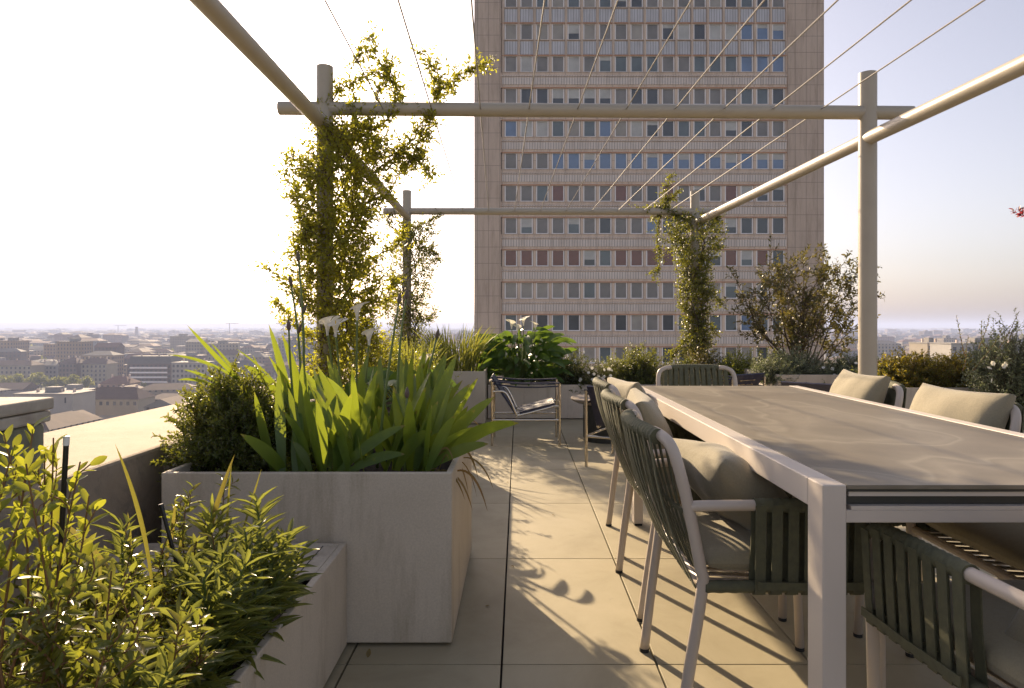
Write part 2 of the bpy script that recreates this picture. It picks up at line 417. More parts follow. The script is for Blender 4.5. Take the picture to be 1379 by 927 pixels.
def blade(mb, base_, tip, bow, wd, roll=0.0, seg=10, fold=.16, prof=None, droop=0):
    """long strap leaf: quadratic curve base->tip bowed by the vector `bow`"""
    a = Vector(base_); c = Vector(tip); m_ = (a+c)/2+Vector(bow); n0 = len(mb.v)
    view = Vector((0, -1, .25)).normalized()
    for i in range(seg+1):
        t = i/seg; p = a*(1-t)**2+m_*2*t*(1-t)+c*t*t
        tg = ((m_-a)*(1-t)+(c-m_)*t).normalized()
        sd_ = tg.cross(view)
        if sd_.length < .05: sd_ = Vector((1, 0, 0))
        sd_.normalize(); nn = sd_.cross(tg).normalized()
        sd_, nn = sd_*math.cos(roll)+nn*math.sin(roll), nn*math.cos(roll)-sd_*math.sin(roll)
        w_ = prof(t) if prof else min(1, (.45+1.1*t))*(1-t**3.2)**.75
        w_ = max(w_, .02)*wd/2
        mb.v += [tuple(p-sd_*w_+nn*w_*fold), tuple(p), tuple(p+sd_*w_+nn*w_*fold)]
    for i in range(seg):
        q = n0+3*i
        t0, t1 = i/seg, (i+1)/seg
        mb.face((q, q+1, q+4, q+3), 0, ((0, t0), (.5, t0), (.5, t1), (0, t1))); mb.face((q+1, q+2, q+5, q+4), 0, ((.5, t0), (1, t0), (1, t1), (.5, t1)))

# ------------------------------------------------------------------ SETTING: ground, far land, haze
GZ = -42.0
mb = MB(); mb.quad((-12000, -600, GZ), (12000, -600, GZ), (12000, 14500, GZ), (-12000, 14500, GZ))
gm = simple('city_ground', (.20, .185, .16), .95, 0, .2, .012, 0, 60, (.10, .115, .07))
tag(mb.build('ground', gm), kind='structure')
hz = MB(); hz.box(-12100, 12100, -700, 14600, GZ-1, 47)
m = bpy.data.materials.new('haze_air'); m.use_nodes = True; nt = m.node_tree
nt.nodes.remove(nt.nodes['Principled BSDF']); pv = N(nt, 'ShaderNodeVolumePrincipled')
pv.inputs['Color'].default_value = (.57, .67, .97, 1); pv.inputs['Density'].default_value = .00030; pv.inputs['Anisotropy'].default_value = .1
nt.links.new(pv.outputs[0], nt.nodes['Material Output'].inputs['Volume'])
tag(hz.build('haze', m), kind='stuff')

# terrace slab and tiles
mb = MB(); mb.box(-2.0, 6.0, -3.0, 9.3, -.6, -.03)
tag(mb.build('terrace_slab', M['joint']), kind='structure')
mb = MB(); W_, L_ = .505, .9925; g_ = .0035
for i in range(-3, 12):
    for j in range(-5, 9):
        x0 = -.054+W_*i; y0 = 2.176+L_*j-.0
        mb.box(max(x0+g_, -1.98), min(x0+W_-g_, 5.98), y0+g_*.7, min(y0+L_-g_*.7, 9.28), -.028, 0)
tag(mb.build('floor', M['tile'], bevel=.0012), kind='structure')
mb = MB(); mb.box(-2.03, 6.03, -3.03, 9.33, GZ, -.61)
tag(mb.build('terrace_building', simple('host_wall', (.4, .36, .3), .8)), 'beige block that carries the roof terrace', 'building')

# parapet, stone block
mb = MB()
q = [(-2.01, -3), (-1.35, -3), (-1.35, 2.55), (-1.25, 2.56), (-1.25, 9.2), (-2.03, 9.2), (-2.0, 4.0), (-2.02, 2.9), (-2.01, 1.5)]
mb.v = [(*p, 0) for p in q]+[(*p, .65) for p in q]; nq = len(q)
for k in range(nq): mb.face((k, (k+1) % nq, nq+(k+1) % nq, nq+k))
mb.face(tuple(range(nq, 2*nq)))
tag(mb.build('parapet', M['parapet'], bevel=.012), 'wide cream plaster parapet with lichen stains left of the planters', 'parapet')
mb2 = MB(); mb2.box(-1.25, 5.9, 8.75, 9.2, 0, .38)
tag(mb2.build('parapet', M['parapet'], bevel=.012), 'low plaster parapet running behind the planters at the far end', 'parapet')
t = empty('stone_pier', (-1.7, 1.6, .65)); tag(t, 'weathered greenish stone pier with two cap slabs on the parapet', 'stone pier')
b_ = MB(); b_.box(-.3, .32, -.6, .35, .002, .17); b_.build('block', M['oldstone'], t, bevel=.01)
b_ = MB(); b_.box(-.32, .33, -.6, .362, .172, .205); b_.build('cap_slab', M['slab'], t, bevel=.006)
b_ = MB(); b_.box(-.31, .335, -.6, .368, .208, .243); b_.build('cap_slab', M['slab'], t, bevel=.006)

# ------------------------------------------------------------------ planters
def planter(name, label, x0, x1, y0, y1, z, th=.022, mat_='planter', soil=.05, group=None):
    t = empty(name, ((x0+x1)/2, (y0+y1)/2, 0)); tag(t, label, 'planter', group)
    w2, d2 = (x1-x0)/2, (y1-y0)/2; mb = MB()
    n = 0
    o_ = [(-w2, -d2), (w2, -d2), (w2, d2), (-w2, d2)]; i_ = [(-w2+th, -d2+th), (w2-th, -d2+th), (w2-th, d2-th), (-w2+th, d2-th)]
    mb.v = [(*p, .012) for p in o_]+[(*p, z) for p in o_]+[(*p, z) for p in i_]+[(*p, z-soil*2) for p in i_]
    for k in range(4):
        k2 = (k+1) % 4
        mb.face((k, k2, 4+k2, 4+k)); mb.face((4+k, 4+k2, 8+k2, 8+k)); mb.face((8+k, 8+k2, 12+k2, 12+k))
    mb.face((3, 2, 1, 0)); mb.face((12, 13, 14, 15))
    mb.build('box', M[mat_], t, bevel=.004)
    s = MB(); nx, ny = 24, 24; rng = random.Random(int(x0*100))
    for i in range(nx+1):
        for j in range(ny+1):
            s.v.append((-w2+th+.002+(2*(w2-th)-.004)*i/nx, -d2+th+.002+(2*(d2-th)-.004)*j/ny, z-soil+rng.uniform(-.012, .012)))
    for i in range(nx):
        for j in range(ny):
            a = i*(ny+1)+j; s.face((a, a+ny+1, a+ny+2, a+1))
    s.build('soil', M['soil'], t, True)
    return t
planter('planter', 'big square grey concrete planter holding broad iris leaves and a round bush', -1.228, -.228, 2.297, 3.27, .597)
pl2 = planter('planter', 'low concrete planter at lower left with a flat lidded end', -1.335, -.586, .55, 2.285, .361)
mb = MB(); mb.box(-.351, .351, .57, .842, .345, .359)
mb.build('lid', M['planter'], pl2, bevel=.001)
mb = MB(); mb.box(.300, .303, .575, .838, .3592, .3598)
mb.build('lid_seam', M['seam'], pl2)
planter('planter', 'planter behind the iris planter, where the calla lilies grow', -1.235, -.60, 3.40, 5.6, .597)
planter('planter', 'tall grey planter with grasses left of the first metal armchair', -1.235, -.375, 7.5, 8.7, .597, mat_='planter')
planter('planter', 'long low grey planter under the hedge behind the metal armchairs', -.36, 2.66, 7.92, 8.7, .41, mat_='planter2')
planter('planter', 'pale planter with trailing grey shrubs right of the far chair', 2.72, 4.5, 7.0, 8.6, .595, mat_='planter2')
planter('planter', 'pale planter under the orange hedge right of the pergola post', 3.02, 5.6, 5.5, 6.4, .595, mat_='planter2')

# ------------------------------------------------------------------ pergola
Y1, Y2 = 4.75, 8.93
pg = empty('pergola', (0, Y1, 0)); tag(pg, 'beige tubular steel pergola with thin cables strung over the terrace', 'pergola')
def ptube(name, pts, r, m_='pergola', seg=24):
    mb = MB(); mb.tube([Vector(p)-Vector((0, Y1, 0)) for p in pts], r, seg)
    return mb.build(name, M[m_], pg, True, autos=40)
ptube('post', [(-1.375, Y1, .652), (-1.375, Y1, 2.947)], .058)
ptube('post', [(2.483, Y1, 0), (2.483, Y1, 2.90)], .061)
ptube('post', [(-1.488, Y2, .2), (-1.488, Y2, 2.916)], .058)
ptube('post', [(2.361, Y2, .2), (2.361, Y2, 2.91)], .061)
ptube('cross_beam', [(-1.70, Y1, 2.652), (2.80, Y1, 2.618)], .048)
ptube('cross_beam', [(-1.80, Y2, 2.640), (2.63, Y2, 2.636)], .047)
ptube('side_beam', [(-1.24, -1.2, 2.43), (-1.335, 2.86, 2.487), (-1.372, Y1, 2.515), (-1.484, Y2, 2.56)], .048)
ptube('side_beam', [(2.59, -1.2, 2.33), (2.505, 3.36, 2.40), (2.478, Y1, 2.432), (2.385, Y2, 2.50)], .048)
for k in range(10):
    xb = -1.08+.343*k
    ptube('cable', [(xb+.30, -1.0, 2.62), (xb+.125, Y1, 2.632), (xb, Y2, 2.64)], .0045, 'wire', 6)

# ------------------------------------------------------------------ dining table
t = empty('dining_table', (1.105, 2.58, 0)); tag(t, 'long dining table with grey swirled stone top and pale metal frame', 'table')
hw, hl, zt = .467, 1.18, .768
mb = MB(); mb.box(-hw+.052, hw-.052, -hl+.004, hl-.004, zt-.010, zt-.001); mb.build('tabletop', M['stone'], t, bevel=.001)
for s in (-1, 1):
    mb = MB(); x0, x1 = sorted((s*hw, s*(hw-.05)))
    # rail and two legs form one inverted U: swept as butted boxes with the leg slightly deeper
    mb.box(x0, x1, -hl+.0752, hl-.0752, zt-.062, zt); mb.build('side_rail', M['metal_top'], t, bevel=.003)
    for e in (-1, 1):
        mb = MB(); y0, y1 = sorted((e*hl, e*(hl-.075))); mb.box(x0, x1, y0, y1, .012, zt)
        l = mb.build('leg', M['metal'], t, bevel=.003)
        mb = MB(); mb.box(x0+.004, x1-.004, y0+.004, y1-.004, 0, .011); mb.build('foot_pad', M['foot'], l)
for e in (-1, 1):
    mb = MB(); y0, y1 = sorted((e*(hl-.006), e*(hl-.046))); mb.box(-hw+.051, hw-.051, y0, y1, zt-.081, zt-.054); mb.build('end_rail', M['metal'], t, bevel=.002)
mb = MB(); mb.box(-hw+.053, hw-.053, -hl+.008, hl-.008, zt-.016, zt-.0105); mb.build('top_edge', M['dark'], t)
mb = MB(); mb.box(-hw+.06, hw-.06, -hl+.012, hl-.012, zt-.0262, zt-.0165); mb.build('leaf_support', M['metal'], t)
mb = MB(); mb.box(-hw+.056, hw-.056, -hl+.02, hl-.02, zt-.045, zt-.0268); mb.build('leaf_gap', M['dark'], t)  # dark box painted in for the shaded gap between the leaf supports
mb = MB(); mb.box(-hw+.062, hw-.062, -hl+.005, hl-.005, zt-.0535, zt-.0455); mb.build('leaf_support', M['metal'], t)

# ------------------------------------------------------------------ dining chair (local +X is forward, origin under seat centre)
def make_chair():
    t = empty('dining_chair')
    X = lambda x: x-.26
    for s in (-1, 1):
        rear = smoothpts([(X(0), s*.245, .01), (X(.028), s*.258, .22), (X(.056), s*.268, .42), (X(.05), s*.270, .47), (X(.02), s*.270, .62),
                          (X(-.008), s*.268, .735), (X(-.024), s*.252, .785), (X(-.04), s*.215, .805), (X(-.052), s*.17, .81)], 5)
        mb = MB(); mb.tube(rear, .0155, 14); rl = mb.build('rear_leg', M['frame'], t, True)
        arm = smoothpts([(X(.02), s*.270, .628), (X(.06), s*.276, .632), (X(.2), s*.285, .636), (X(.40), s*.283, .634), (X(.475), s*.28, .622),
                         (X(.508), s*.276, .58), (X(.514), s*.272, .50)], 5)
        mb = MB(); mb.tube(arm, .0145, 14); mb.build('armrest', M['frame'], t, True)
        mb = MB(); mb.tube([(X(.514), s*.272, .52), (X(.52), s*.268, .42), (X(.53), s*.252, .01)], .0145, 14)
        lg = mb.build('front_leg', M['frame'], t, True)
        mb = MB(); mb.tube([(X(.53), s*.252, 0), (X(.53), s*.252, .012)], .0150, 12); mb.build('foot_cap', M['foot'], lg)
        mb = MB(); mb.tube([(X(0), s*.245, 0), (X(0), s*.245, .012)], .0165, 12); mb.build('foot_cap', M['foot'], rl)
        # wrapped part of the arm, ridged like wound strap
        pts = [Vector((X(.185+.31*i/60), s*(.2845-.004*(i/60)), .6355-(max(0, i-48)/12)**2*.016)) for i in range(61)]
        mb = MB(); mb.tube(pts, [.0185+(.0012 if i % 4 < 2 else -.0004) for i in range(61)], 12)
        for k in range(8):
            x = .197+.0425*k
            for lay in (-1, 1):
                zt_ = .640-(.012 if k > 6 else 0)
                mb.ribbon([(X(x), s*(.284+lay*.018), zt_), (X(x+.001), s*(.279+lay*.017), .53), (X(x+.003*lay), s*(.270+lay*.017), .405)], Vector((1, 0, 0)), .027, .003)
            mb.ribbon([(X(x+.003), s*.253, .408), (X(x+.003), s*.27, .398), (X(x+.003), s*.287, .408)], Vector((1, 0, 0)), .027, .003)
        mb.ribbon([(X(.19), s*.300, .432), (X(.35), s*.3015, .43), (X(.51), s*.300, .432)], Vector((0, 0, 1)), .020, .003)
        mb.build('side_strap', M['strap'], t, True, autos=35)
        mb = MB(); mb.tube([(X(.056), s*.268, .42), (X(.3), s*.27, .418), (X(.515), s*.27, .42)], .013, 10); mb.build('seat_rail', M['frame'], t, True)
        mb = MB(); mb.tube([(X(.06+.45*i/50), s*.27, .4195) for i in range(51)], [.0155+(.0012 if i % 4 < 2 else 0) for i in range(51)], 10)
        mb.build('rail_wrap', M['strap'], t, True)
    mb = MB(); mb.tube([(X(.056), -.268, .42), (X(.056), .268, .42)], .013, 10); mb.tube([(X(.513), -.27, .42), (X(.513), .27, .42)], .013, 10)
    for k in range(12):
        y = -.23+.46*k/11; mb.ribbon([(X(.06), y, .424), (X(.29), y, .414), (X(.51), y, .424)], Vector((0, 1, 0)), .024, .003)
    mb.build('seat_frame', M['frame'], t, True, autos=35)
    # top rim, bowed backwards, wound with strap
    rim = lambda u: Vector((X(-.052-.036*(1-(u*u))), u*.215, .812-.006*abs(u)**3*1.5))
    pts = [rim(-1+2*i/110) for i in range(111)]
    mb = MB(); mb.tube(pts, [.0205+(.0014 if i % 4 < 2 else -.0004) for i in range(111)], 14)
    nb = 12
    for k in range(nb):
        u = -.98+1.96*k/(nb-1)
        for lay, du in ((1, .0), (-1, .07)):
            top = rim(u)+Vector((lay*.020, 0, .004)); bot = Vector((X(.056)+lay*.014, (u*.235)+du*.2*(1 if k % 2 else -1), .408))
            bulge = -.018 if lay < 0 else -.010
            mid1 = top.lerp(bot, .35)+Vector((bulge, 0, 0)); mid2 = top.lerp(bot, .7)+Vector((bulge*.9, 0, 0))
            mb.ribbon(smoothpts([top, mid1, mid2, bot], 4), Vector((0, 1, 0)), .026, .003)
        mb.ribbon([Vector((X(.072), u*.235, .41)), Vector((X(.056), u*.235, .402)), Vector((X(.040), u*.235, .41))], Vector((0, 1, 0)), .027, .003)
    mb.ribbon([Vector((X(.004-.012*(1-(u*u))), u*.262, .615)) for u in [-1+i/8 for i in range(17)]], Vector((0, 0, 1)), .012, .004)
    mb.build('backrest', M['strap'], t, True, autos=35)
    # seat cushion
    c = MB(); rounded(c, .44, .50, .085, 18); o = c.build('seat_cushion', M['seat'], t, True); o.location = (X(.295), 0, .472)
    return t
def rounded(mb, lx, ly, lz, n=16, pinch=0.0, e=5.0, wob=0, seed=0):
    """puffy pad: closed surface with soft edges"""
    rng = random.Random(seed); ph = [rng.uniform(0, 6.28) for _ in range(6)]
    for side in (1, -1):
        n0 = len(mb.v)
        for i in range(n+1):
            for j in range(n+1):
                u = math.sin((i/n-.5)*math.pi); v_ = math.sin((j/n-.5)*math.pi)
                th = max(0, (1-abs(u)**e))**.5*max(0, (1-abs(v_)**e))**.5
                th = .12*(1 if max(abs(u), abs(v_)) < .999 else 0)+.88*th
                x = lx/2*u*(1-pinch*(1-v_*v_)); y = ly/2*v_*(1-pinch*(1-u*u))
                wv_ = wob*(math.sin(5*u+ph[0]+3*v_)+math.sin(7*v_+ph[1]-2*u)+.6*math.sin(11*u*v_+ph[2]))*th
                mb.v.append((x, y, side*(lz/2*th)+wv_))
        for i in range(n):
            for j in range(n):
                a = n0+i*(n+1)+j
                mb.face((a, a+n+1, a+n+2, a+1) if side > 0 else (a, a+1, a+n+2, a+n+1))
chair0 = make_chair()
GC = 'strap dining chairs around the long table'
chairs = [  # x, y, heading, label
    (.427+.26, 2.02, 0, 'nearest green strap chair on the left side of the dining table'),
    (.455+.26, 2.75, 1, 'middle green strap chair on the left side of the dining table'),
    (.495+.26, 3.44, -1, 'farthest green strap chair on the left side of the dining table'),
    (1.125, 1.345, 94, 'green strap chair at the near head of the table, cut by the photo corner'),
    (1.25, 4.42, -90, 'green strap chair at the far head of the table, only its back showing'),
    (1.58, 1.98, 180, 'green strap chair half hidden under the table at the right edge'),
    (1.48, 2.62, 179, 'green strap chair with puffy square cushion at the right of the table'),
    (1.50, 3.38, 181, 'green strap chair nearest the pergola post on the right of the table')]
for i, (x, y, a, lb) in enumerate(chairs):
    c = chair0 if i == 0 else copy_tree(chair0)
    c.location = (x, y, 0); c.rotation_euler = (0, 0, R(a)); tag(c, lb, 'chair', GC)
def pillow(label, loc, rot, w_=.46, h_=.41, th=.17, seed=0):
    mb = MB(); rounded(mb, h_, w_, th, 22, .075, 2.6, .0035, seed)
    o = mb.build('scatter_cushion', M['cushion'], None, True)
    o.location = loc; o.rotation_euler = [R(a) for a in rot]
    me = o.data
    return tag(o, label, 'cushion', 'olive cushions on the dining chairs')
# pad local x = up the back, y = across, z = thickness
pillow('olive cushion slumped in the nearest left chair, largest in view', (.66, 2.02, .605), (3, -138, 4), .45, .37, .17, seed=1)
pillow('olive cushion on the middle left chair, beside the table rail', (.545, 2.76, .650), (-4, -110, -3), .46, .36, .16, seed=2)
pillow('olive cushion on the farthest left chair with a folded corner', (.585, 3.44, .655), (3, -107, 7), .44, .36, .15, seed=3)
pillow('dark shaded cushion in the near head chair under the table end', (1.15, 1.225, .60), (0, -122, 94), .44, .34, .15, seed=4)
pillow('large square olive cushion at the right edge of the photo behind the table', (1.665, 2.60, .675), (0, -113, 183), .48, .40, .17, 5)
pillow('smaller looking olive cushion just below the right pergola post', (1.69, 3.40, .680), (2, -112, 176), .46, .40, .16, 6)

# ------------------------------------------------------------------ tubular armchairs
def make_lounge():
    t = empty('sling_armchair')
    hx, hy = .31, .25
    for sx_ in (-1, 1):
        for sy in (-1, 1):
            mb = MB(); zt_ = .575 if sx_ > 0 else .60
            mb.tube([(sx_*hx, sy*hy, 0), (sx_*hx, sy*hy, zt_)], .0125, 12); mb.build('leg', M['chrome'], t, True, autos=40)
    mb = MB()
    for sy in (-1, 1):
        mb.tube([(-hx, sy*hy, .24), (hx, sy*hy, .24)], .010, 10)
        mb.tube([(hx, sy*hy, .365), (.24, sy*.235, .365)], .010, 10)
        mb.tube(smoothpts([(-hx, sy*hy, .50), (-.24, sy*.243, .505), (-.19, sy*.24, .49), (-.145, sy*.24, .42), (-.09, sy*.238, .30), (-.05, sy*.236, .285), (.25, sy*.236, .362)], 4), .0105, 10)
    mb.tube([(-hx, -hy, .24), (-hx, hy, .24)], .010, 10); mb.tube([(hx, -hy, .30), (hx, hy, .30)], .010, 10)
    mb.build('frame', M['chrome'], t, True, autos=40)
    for sy in (-1, 1):
        mb = MB(); pts = smoothpts([(-hx, sy*hy, .598), (-.1, sy*hy, .578), (.12, sy*hy, .574), (hx, sy*hy, .582)], 5)
        mb.ribbon(pts, Vector((0, 1, 0)), .034, .012); pts = smoothpts([(-hx, sy*hy, .575), (-.1, sy*hy, .545), (.12, sy*hy, .542), (hx, sy*hy, .552)], 5)
        mb.tube(pts, .007, 8); mb.build('armrest', M['navy'], t, True, autos=40)
    rng = random.Random(3)
    def panel(a, b_, nm, wd, th, wr):
        mb = MB(); n, k = 14, 16; a = Vector(a); b_ = Vector(b_); d = (b_-a); nn = d.cross(Vector((0, 1, 0))).normalized()
        for side in (1, -1):
            n0 = len(mb.v)
            for i in range(n+1):
                for j in range(k+1):
                    u, v_ = i/n, -1+2*j/k
                    p = a+d*u+Vector((0, v_*wd, 0))+nn*(side*th+wr*math.sin(17*u+6*v_+2*math.sin(5*v_))*(1-v_*v_)-.012*(1-v_*v_)*math.sin(math.pi*u))
                    mb.v.append(tuple(p))
            for i in range(n):
                for j in range(k):
                    q = n0+i*(k+1)+j; mb.face((q, q+k+1, q+k+2, q+1) if side < 0 else (q, q+1, q+k+2, q+k+1))
        tot = (n+1)*(k+1)
        ring = [j for j in range(k+1)]+[i*(k+1)+k for i in range(1, n+1)]+[n*(k+1)+j for j in range(k-1, -1, -1)]+[i*(k+1) for i in range(n-1, 0, -1)]
        for q in range(len(ring)):
            r1, r2 = ring[q], ring[(q+1) % len(ring)]; mb.face((r1, r2, tot+r2, tot+r1))
        return mb.build(nm, M['navy'], t, True, autos=50)
    panel((-.06, 0, .30), (.265, 0, .385), 'seat', .235, .011, .006)
    bk = panel((-.318, 0, .635), (-.10, 0, .30), 'backrest', .24, .008, .003)
    mb = MB()
    for k in range(6):
        u = .16+.13*k; p = Vector((-.318, 0, .635)).lerp(Vector((-.10, 0, .30)), u)+Vector((-.014, 0, -.009))
        mb.tube([p+Vector((0, -.09, 0)), p+Vector((0, .09, 0))], .0032, 6)
        for s in (-1, 1): mb.tube([p+Vector((0, s*.09, 0)), p+Vector((0, s*.115, .0))], .006, 6)
    mb.build('lacing', M['brass'], bk, True)
    return t
l0 = make_lounge()
for i, (x, y, a, lb) in enumerate([
        (.07, 6.40, 0, 'chrome and navy sling armchair beside the tall grass planter, fully in view'),
        (.897, 5.405, 62.6, 'chrome sling armchair seen from its laced back behind the left dining chairs'),
        (2.08, 6.8, 125, 'navy sling armchair behind the far head chair of the dining table'),
        (2.62, 5.72, 45, 'navy sling armchair mostly hidden behind the right far corner of the table')]):
    c = l0 if i == 0 else copy_tree(l0)
    c.location = (x, y, 0); c.rotation_euler = (0, 0, R(a)); tag(c, lb, 'armchair', 'chrome sling armchairs at the end of the terrace')
t = empty('side_table', (.87, 6.5, 0)); tag(t, 'round low side table with rounded rim on a dark drum', 'side table')
mb = MB(); mb.lathe([(.24, .35), (.30, .362), (.345, .385), (.36, .402), (.357, .412), (.345, .414), (.335, .409), (.001, .409)], 40); mb.build('tabletop', M['rimwood'], t, True, autos=50)
mb = MB(); mb.lathe([(.24, 0), (.24, .349)], 40); mb.build('drum', M['dark'], t, True, autos=40)

# ------------------------------------------------------------------ office tower
def clad(name, c, c2, jx, jz, jw=.03):
    m, nt, b = base(name); g = N(nt, 'ShaderNodeTexCoord'); sp = N(nt, 'ShaderNodeSeparateXYZ'); nt.links.new(g.outputs['Object'], sp.inputs[0])
    def line(sock, per, w_):
        a = N(nt, 'ShaderNodeMath', operation='PINGPONG'); nt.links.new(sock, a.inputs[0]); a.inputs[1].default_value = per/2
        l = N(nt, 'ShaderNodeMath', operation='LESS_THAN'); nt.links.new(a.outputs[0], l.inputs[0]); l.inputs[1].default_value = w_
        return l.outputs[0]
    ad = N(nt, 'ShaderNodeMath', operation='ADD'); nt.links.new(sp.outputs[0], ad.inputs[0]); nt.links.new(sp.outputs[1], ad.inputs[1])
    l = N(nt, 'ShaderNodeMath', operation='MAXIMUM'); nt.links.new(line(ad.outputs[0], jx, jw), l.inputs[0]); nt.links.new(line(sp.outputs[2], jz, jw), l.inputs[1])
    r = ramp(nt, [(.3, c2), (.7, c)]); nt.links.new(noise(nt, .35, 6, .7, coords(nt, (1, 1, .5))), r.inputs[0])
    st = ramp(nt, [(.46, (1, 1, 1)), (.74, (.68, .65, .62))]); nt.links.new(noise(nt, .8, 6, .7, coords(nt, (3, 3, .3))), st.inputs[0])
    col = mixc(nt, r.outputs[0], st.outputs[0], 1, 'MULTIPLY')
    col = mixc(nt, col, tuple(x*.45 for x in c), l.outputs[0])
    nt.links.new(col, b.inputs['Base Color']); b.inputs['Roughness'].default_value = .75
    return m
M['tclad'] = clad('tower_tiles', (.58, .46, .37), (.47, .37, .295), 1.12, 1.65, .022)
M['tband'] = clad('tower_band', (.70, .56, .45), (.58, .46, .37), 1.6, 30, .02)
M['tspan'] = clad('tower_ribs', (.70, .62, .57), (.61, .54, .49), .27, 30, .03)
M['tpanel'] = clad('tower_panels', (.58, .58, .62), (.50, .50, .53), .27, 30, .028)
M['tframe'] = simple('window_frame', (.90, .86, .85), .5, 0, .05, 1)
def glass(name, c, rough=.1, spec=.6, sc=.6):
    m = simple(name, c, rough, 0, .18, sc); m.node_tree.nodes['Principled BSDF'].inputs['Specular IOR Level'].default_value = spec; return m
PANES = [glass('pane_dark', (.07, .08, .09), .08), glass('pane_grey', (.25, .24, .23), .25, .4), glass('pane_blind', (.40, .375, .34), .4, .3),
         glass('pane_blue', (.13, .21, .36), .1, .8), glass('pane_red', (.20, .075, .05), .15), glass('pane_teal', (.13, .165, .18), .1), glass('blind_white', (.55, .55, .53), .4, .3)]  # dark, blue and teal base colours lightened to stand in for reflections
tw = empty('office_tower', (0, 68, GZ)); tag(tw, 'tall pinkish stone office tower with rows of square windows behind the pergola', 'office tower')
TB = -GZ
def tl(y, z): return (y-68, z+TB)
ZTOP = 44.0
mb = MB(); mb.box(-4.3, 30.9, .6, 18, 0, ZTOP+TB); mb.build('core', M['tclad'], tw)
for x0, x1 in ((-4.46, -1.78), (27.39, 31.05)):
    mb = MB(); mb.box(x0, x1, -.35 if x0 < 0 else -.12, .598, 0, ZTOP+TB); mb.build('corner_pier', M['tclad'], tw)
PIT = 3.295; WH = 1.70; WX0 = -.756; WP = 1.603
rows = list(range(-6, 9)); zb = lambda i: 17.12+PIT*i+TB
mb = MB(); mb.box(-1.78, 27.39, 0, .598, 0, zb(-6)); 
for i in rows:
    z0 = zb(i)+WH; z1 = zb(i+1) if i < 8 else ZTOP+TB
    if i in (3, 4, 5): mb.box(-1.78, 27.39, .10, .598, z0, z1)
    else: mb.box(-1.78, 27.39, 0, .598, z0, z1)
    for k in range(19):
        xc = WX0+WP*(k-.5); mb.box(xc-.14, xc+.14, .06 if i < 3 else .0, .598, zb(i), zb(i)+WH)
        if i in (3, 4, 5): mb.box(xc-.10, xc+.10, -.04, .098, z0, z1)
mb.build('facade_wall', M['tband'], tw)
M['lintel'] = simple('rust_lintel', (.50, .27, .17), .8, 0, .1, 1)
for i in rows:
    mb = MB(); mb.box(-1.70, 27.31, -.03, .055, zb(i)+WH-.06, zb(i)+WH+.05); mb.build('lintel', M['lintel'], tw)
    mb = MB(); mb.box(-1.70, 27.31, -.05, .055, zb(i)-.07, zb(i)-.005); mb.build('sill', M['tclad'], tw)
for i in rows[:-1]:
    z0 = zb(i)+WH; gp = PIT-WH
    if i in (3, 4, 5):
        mb = MB()
        for k in range(18):
            xc = WX0+WP*k; mb.box(xc-.66, xc+.66, .04, .099, z0+.10, z0+gp-.16)
        mb.build('spandrel', M['tpanel'], tw)
    else:
        mb = MB(); mb.box(-1.66, 27.27, -.07, -.002, z0+.30, z0+1.02)
        mb.box(-1.70, 27.31, -.11, -.002, z0+1.12, z0+1.20); mb.build('spandrel', M['tspan'], tw)
fm = MB()
for a in ((-.64, -.53, 0, WH), (.53, .64, 0, WH), (-.53, .53, 0, .09), (-.53, .53, WH-.09, WH)): fm.box(a[0], a[1], .0, .14, a[2], a[3])
fmesh = fm.mesh('window', M['tframe'])
pmeshes = {}
def pane_mesh(kind, half=0):
    key = (kind, half)
    if key not in pmeshes:
        q = MB(); zc = WH-.09-(WH-.18)*half
        if half < 1: q.quad((-.53, .09, .09), (.53, .09, .09), (.53, .09, zc), (-.53, .09, zc), 0)
        if half > 0: q.quad((-.53, .07, zc), (.53, .07, zc), (.53, .07, WH-.09), (-.53, .07, WH-.09), 1)
        pmeshes[key] = (q.mesh('pane', [PANES[kind], PANES[6 if kind in (0, 3, 5) else 2]]), q)
    return pmeshes[key]
rng = random.Random(11)
def pkind(i, k):
    h = 0
    if i == 0: kd = 1 if k < 3 else 3
    elif i == -3: kd = 4 if (k < 5 or k in (7, 8, 9, 10, 14, 16)) else rng.choice([5, 0, 1])
    elif i == -4: kd = rng.choice([1, 1, 1, 2, 5]) if k < 12 else rng.choice([2, 5, 3, 1])
    elif i == -2: kd = rng.choice([1, 5, 0, 1]) if k < 9 else (3 if k == 9 else 0)
    elif i == -5: kd = rng.choice([1, 5, 0, 1, 2]) if k < 13 else rng.choice([5, 3, 2])
    elif i == -1: kd = rng.choice([1, 1, 5, 0, 4])
    elif i == 2: kd = 0 if 2 < k < 7 else rng.choice([1, 1, 5, 0]); h = .62 if 2 < k < 7 else 0
    elif i == 1: kd = rng.choice([2, 5, 3, 5, 6]) if k < 9 else rng.choice([5, 1, 0])
    elif i == 3: kd = rng.choice([6, 2, 1]) if k < 5 else (3 if k > 14 else rng.choice([5, 1, 5]))
    elif i == 4: kd = rng.choice([1, 2, 0]) if k < 9 else (rng.choice([6, 1, 0, 6]) if k < 15 else 3)
    else: kd = rng.choice([0, 1, 1, 5, 2])
    if not h and kd in (0, 3, 5) and rng.random() < .3: h = rng.choice([.25, .4, .6])
    return kd, h
rest = MB(); cnt = 0
order = sorted([(i, k) for i in rows for k in range(18)], key=lambda q: (abs(q[0]+1.6), abs(q[1]-8)))
indiv = set(order[:100])
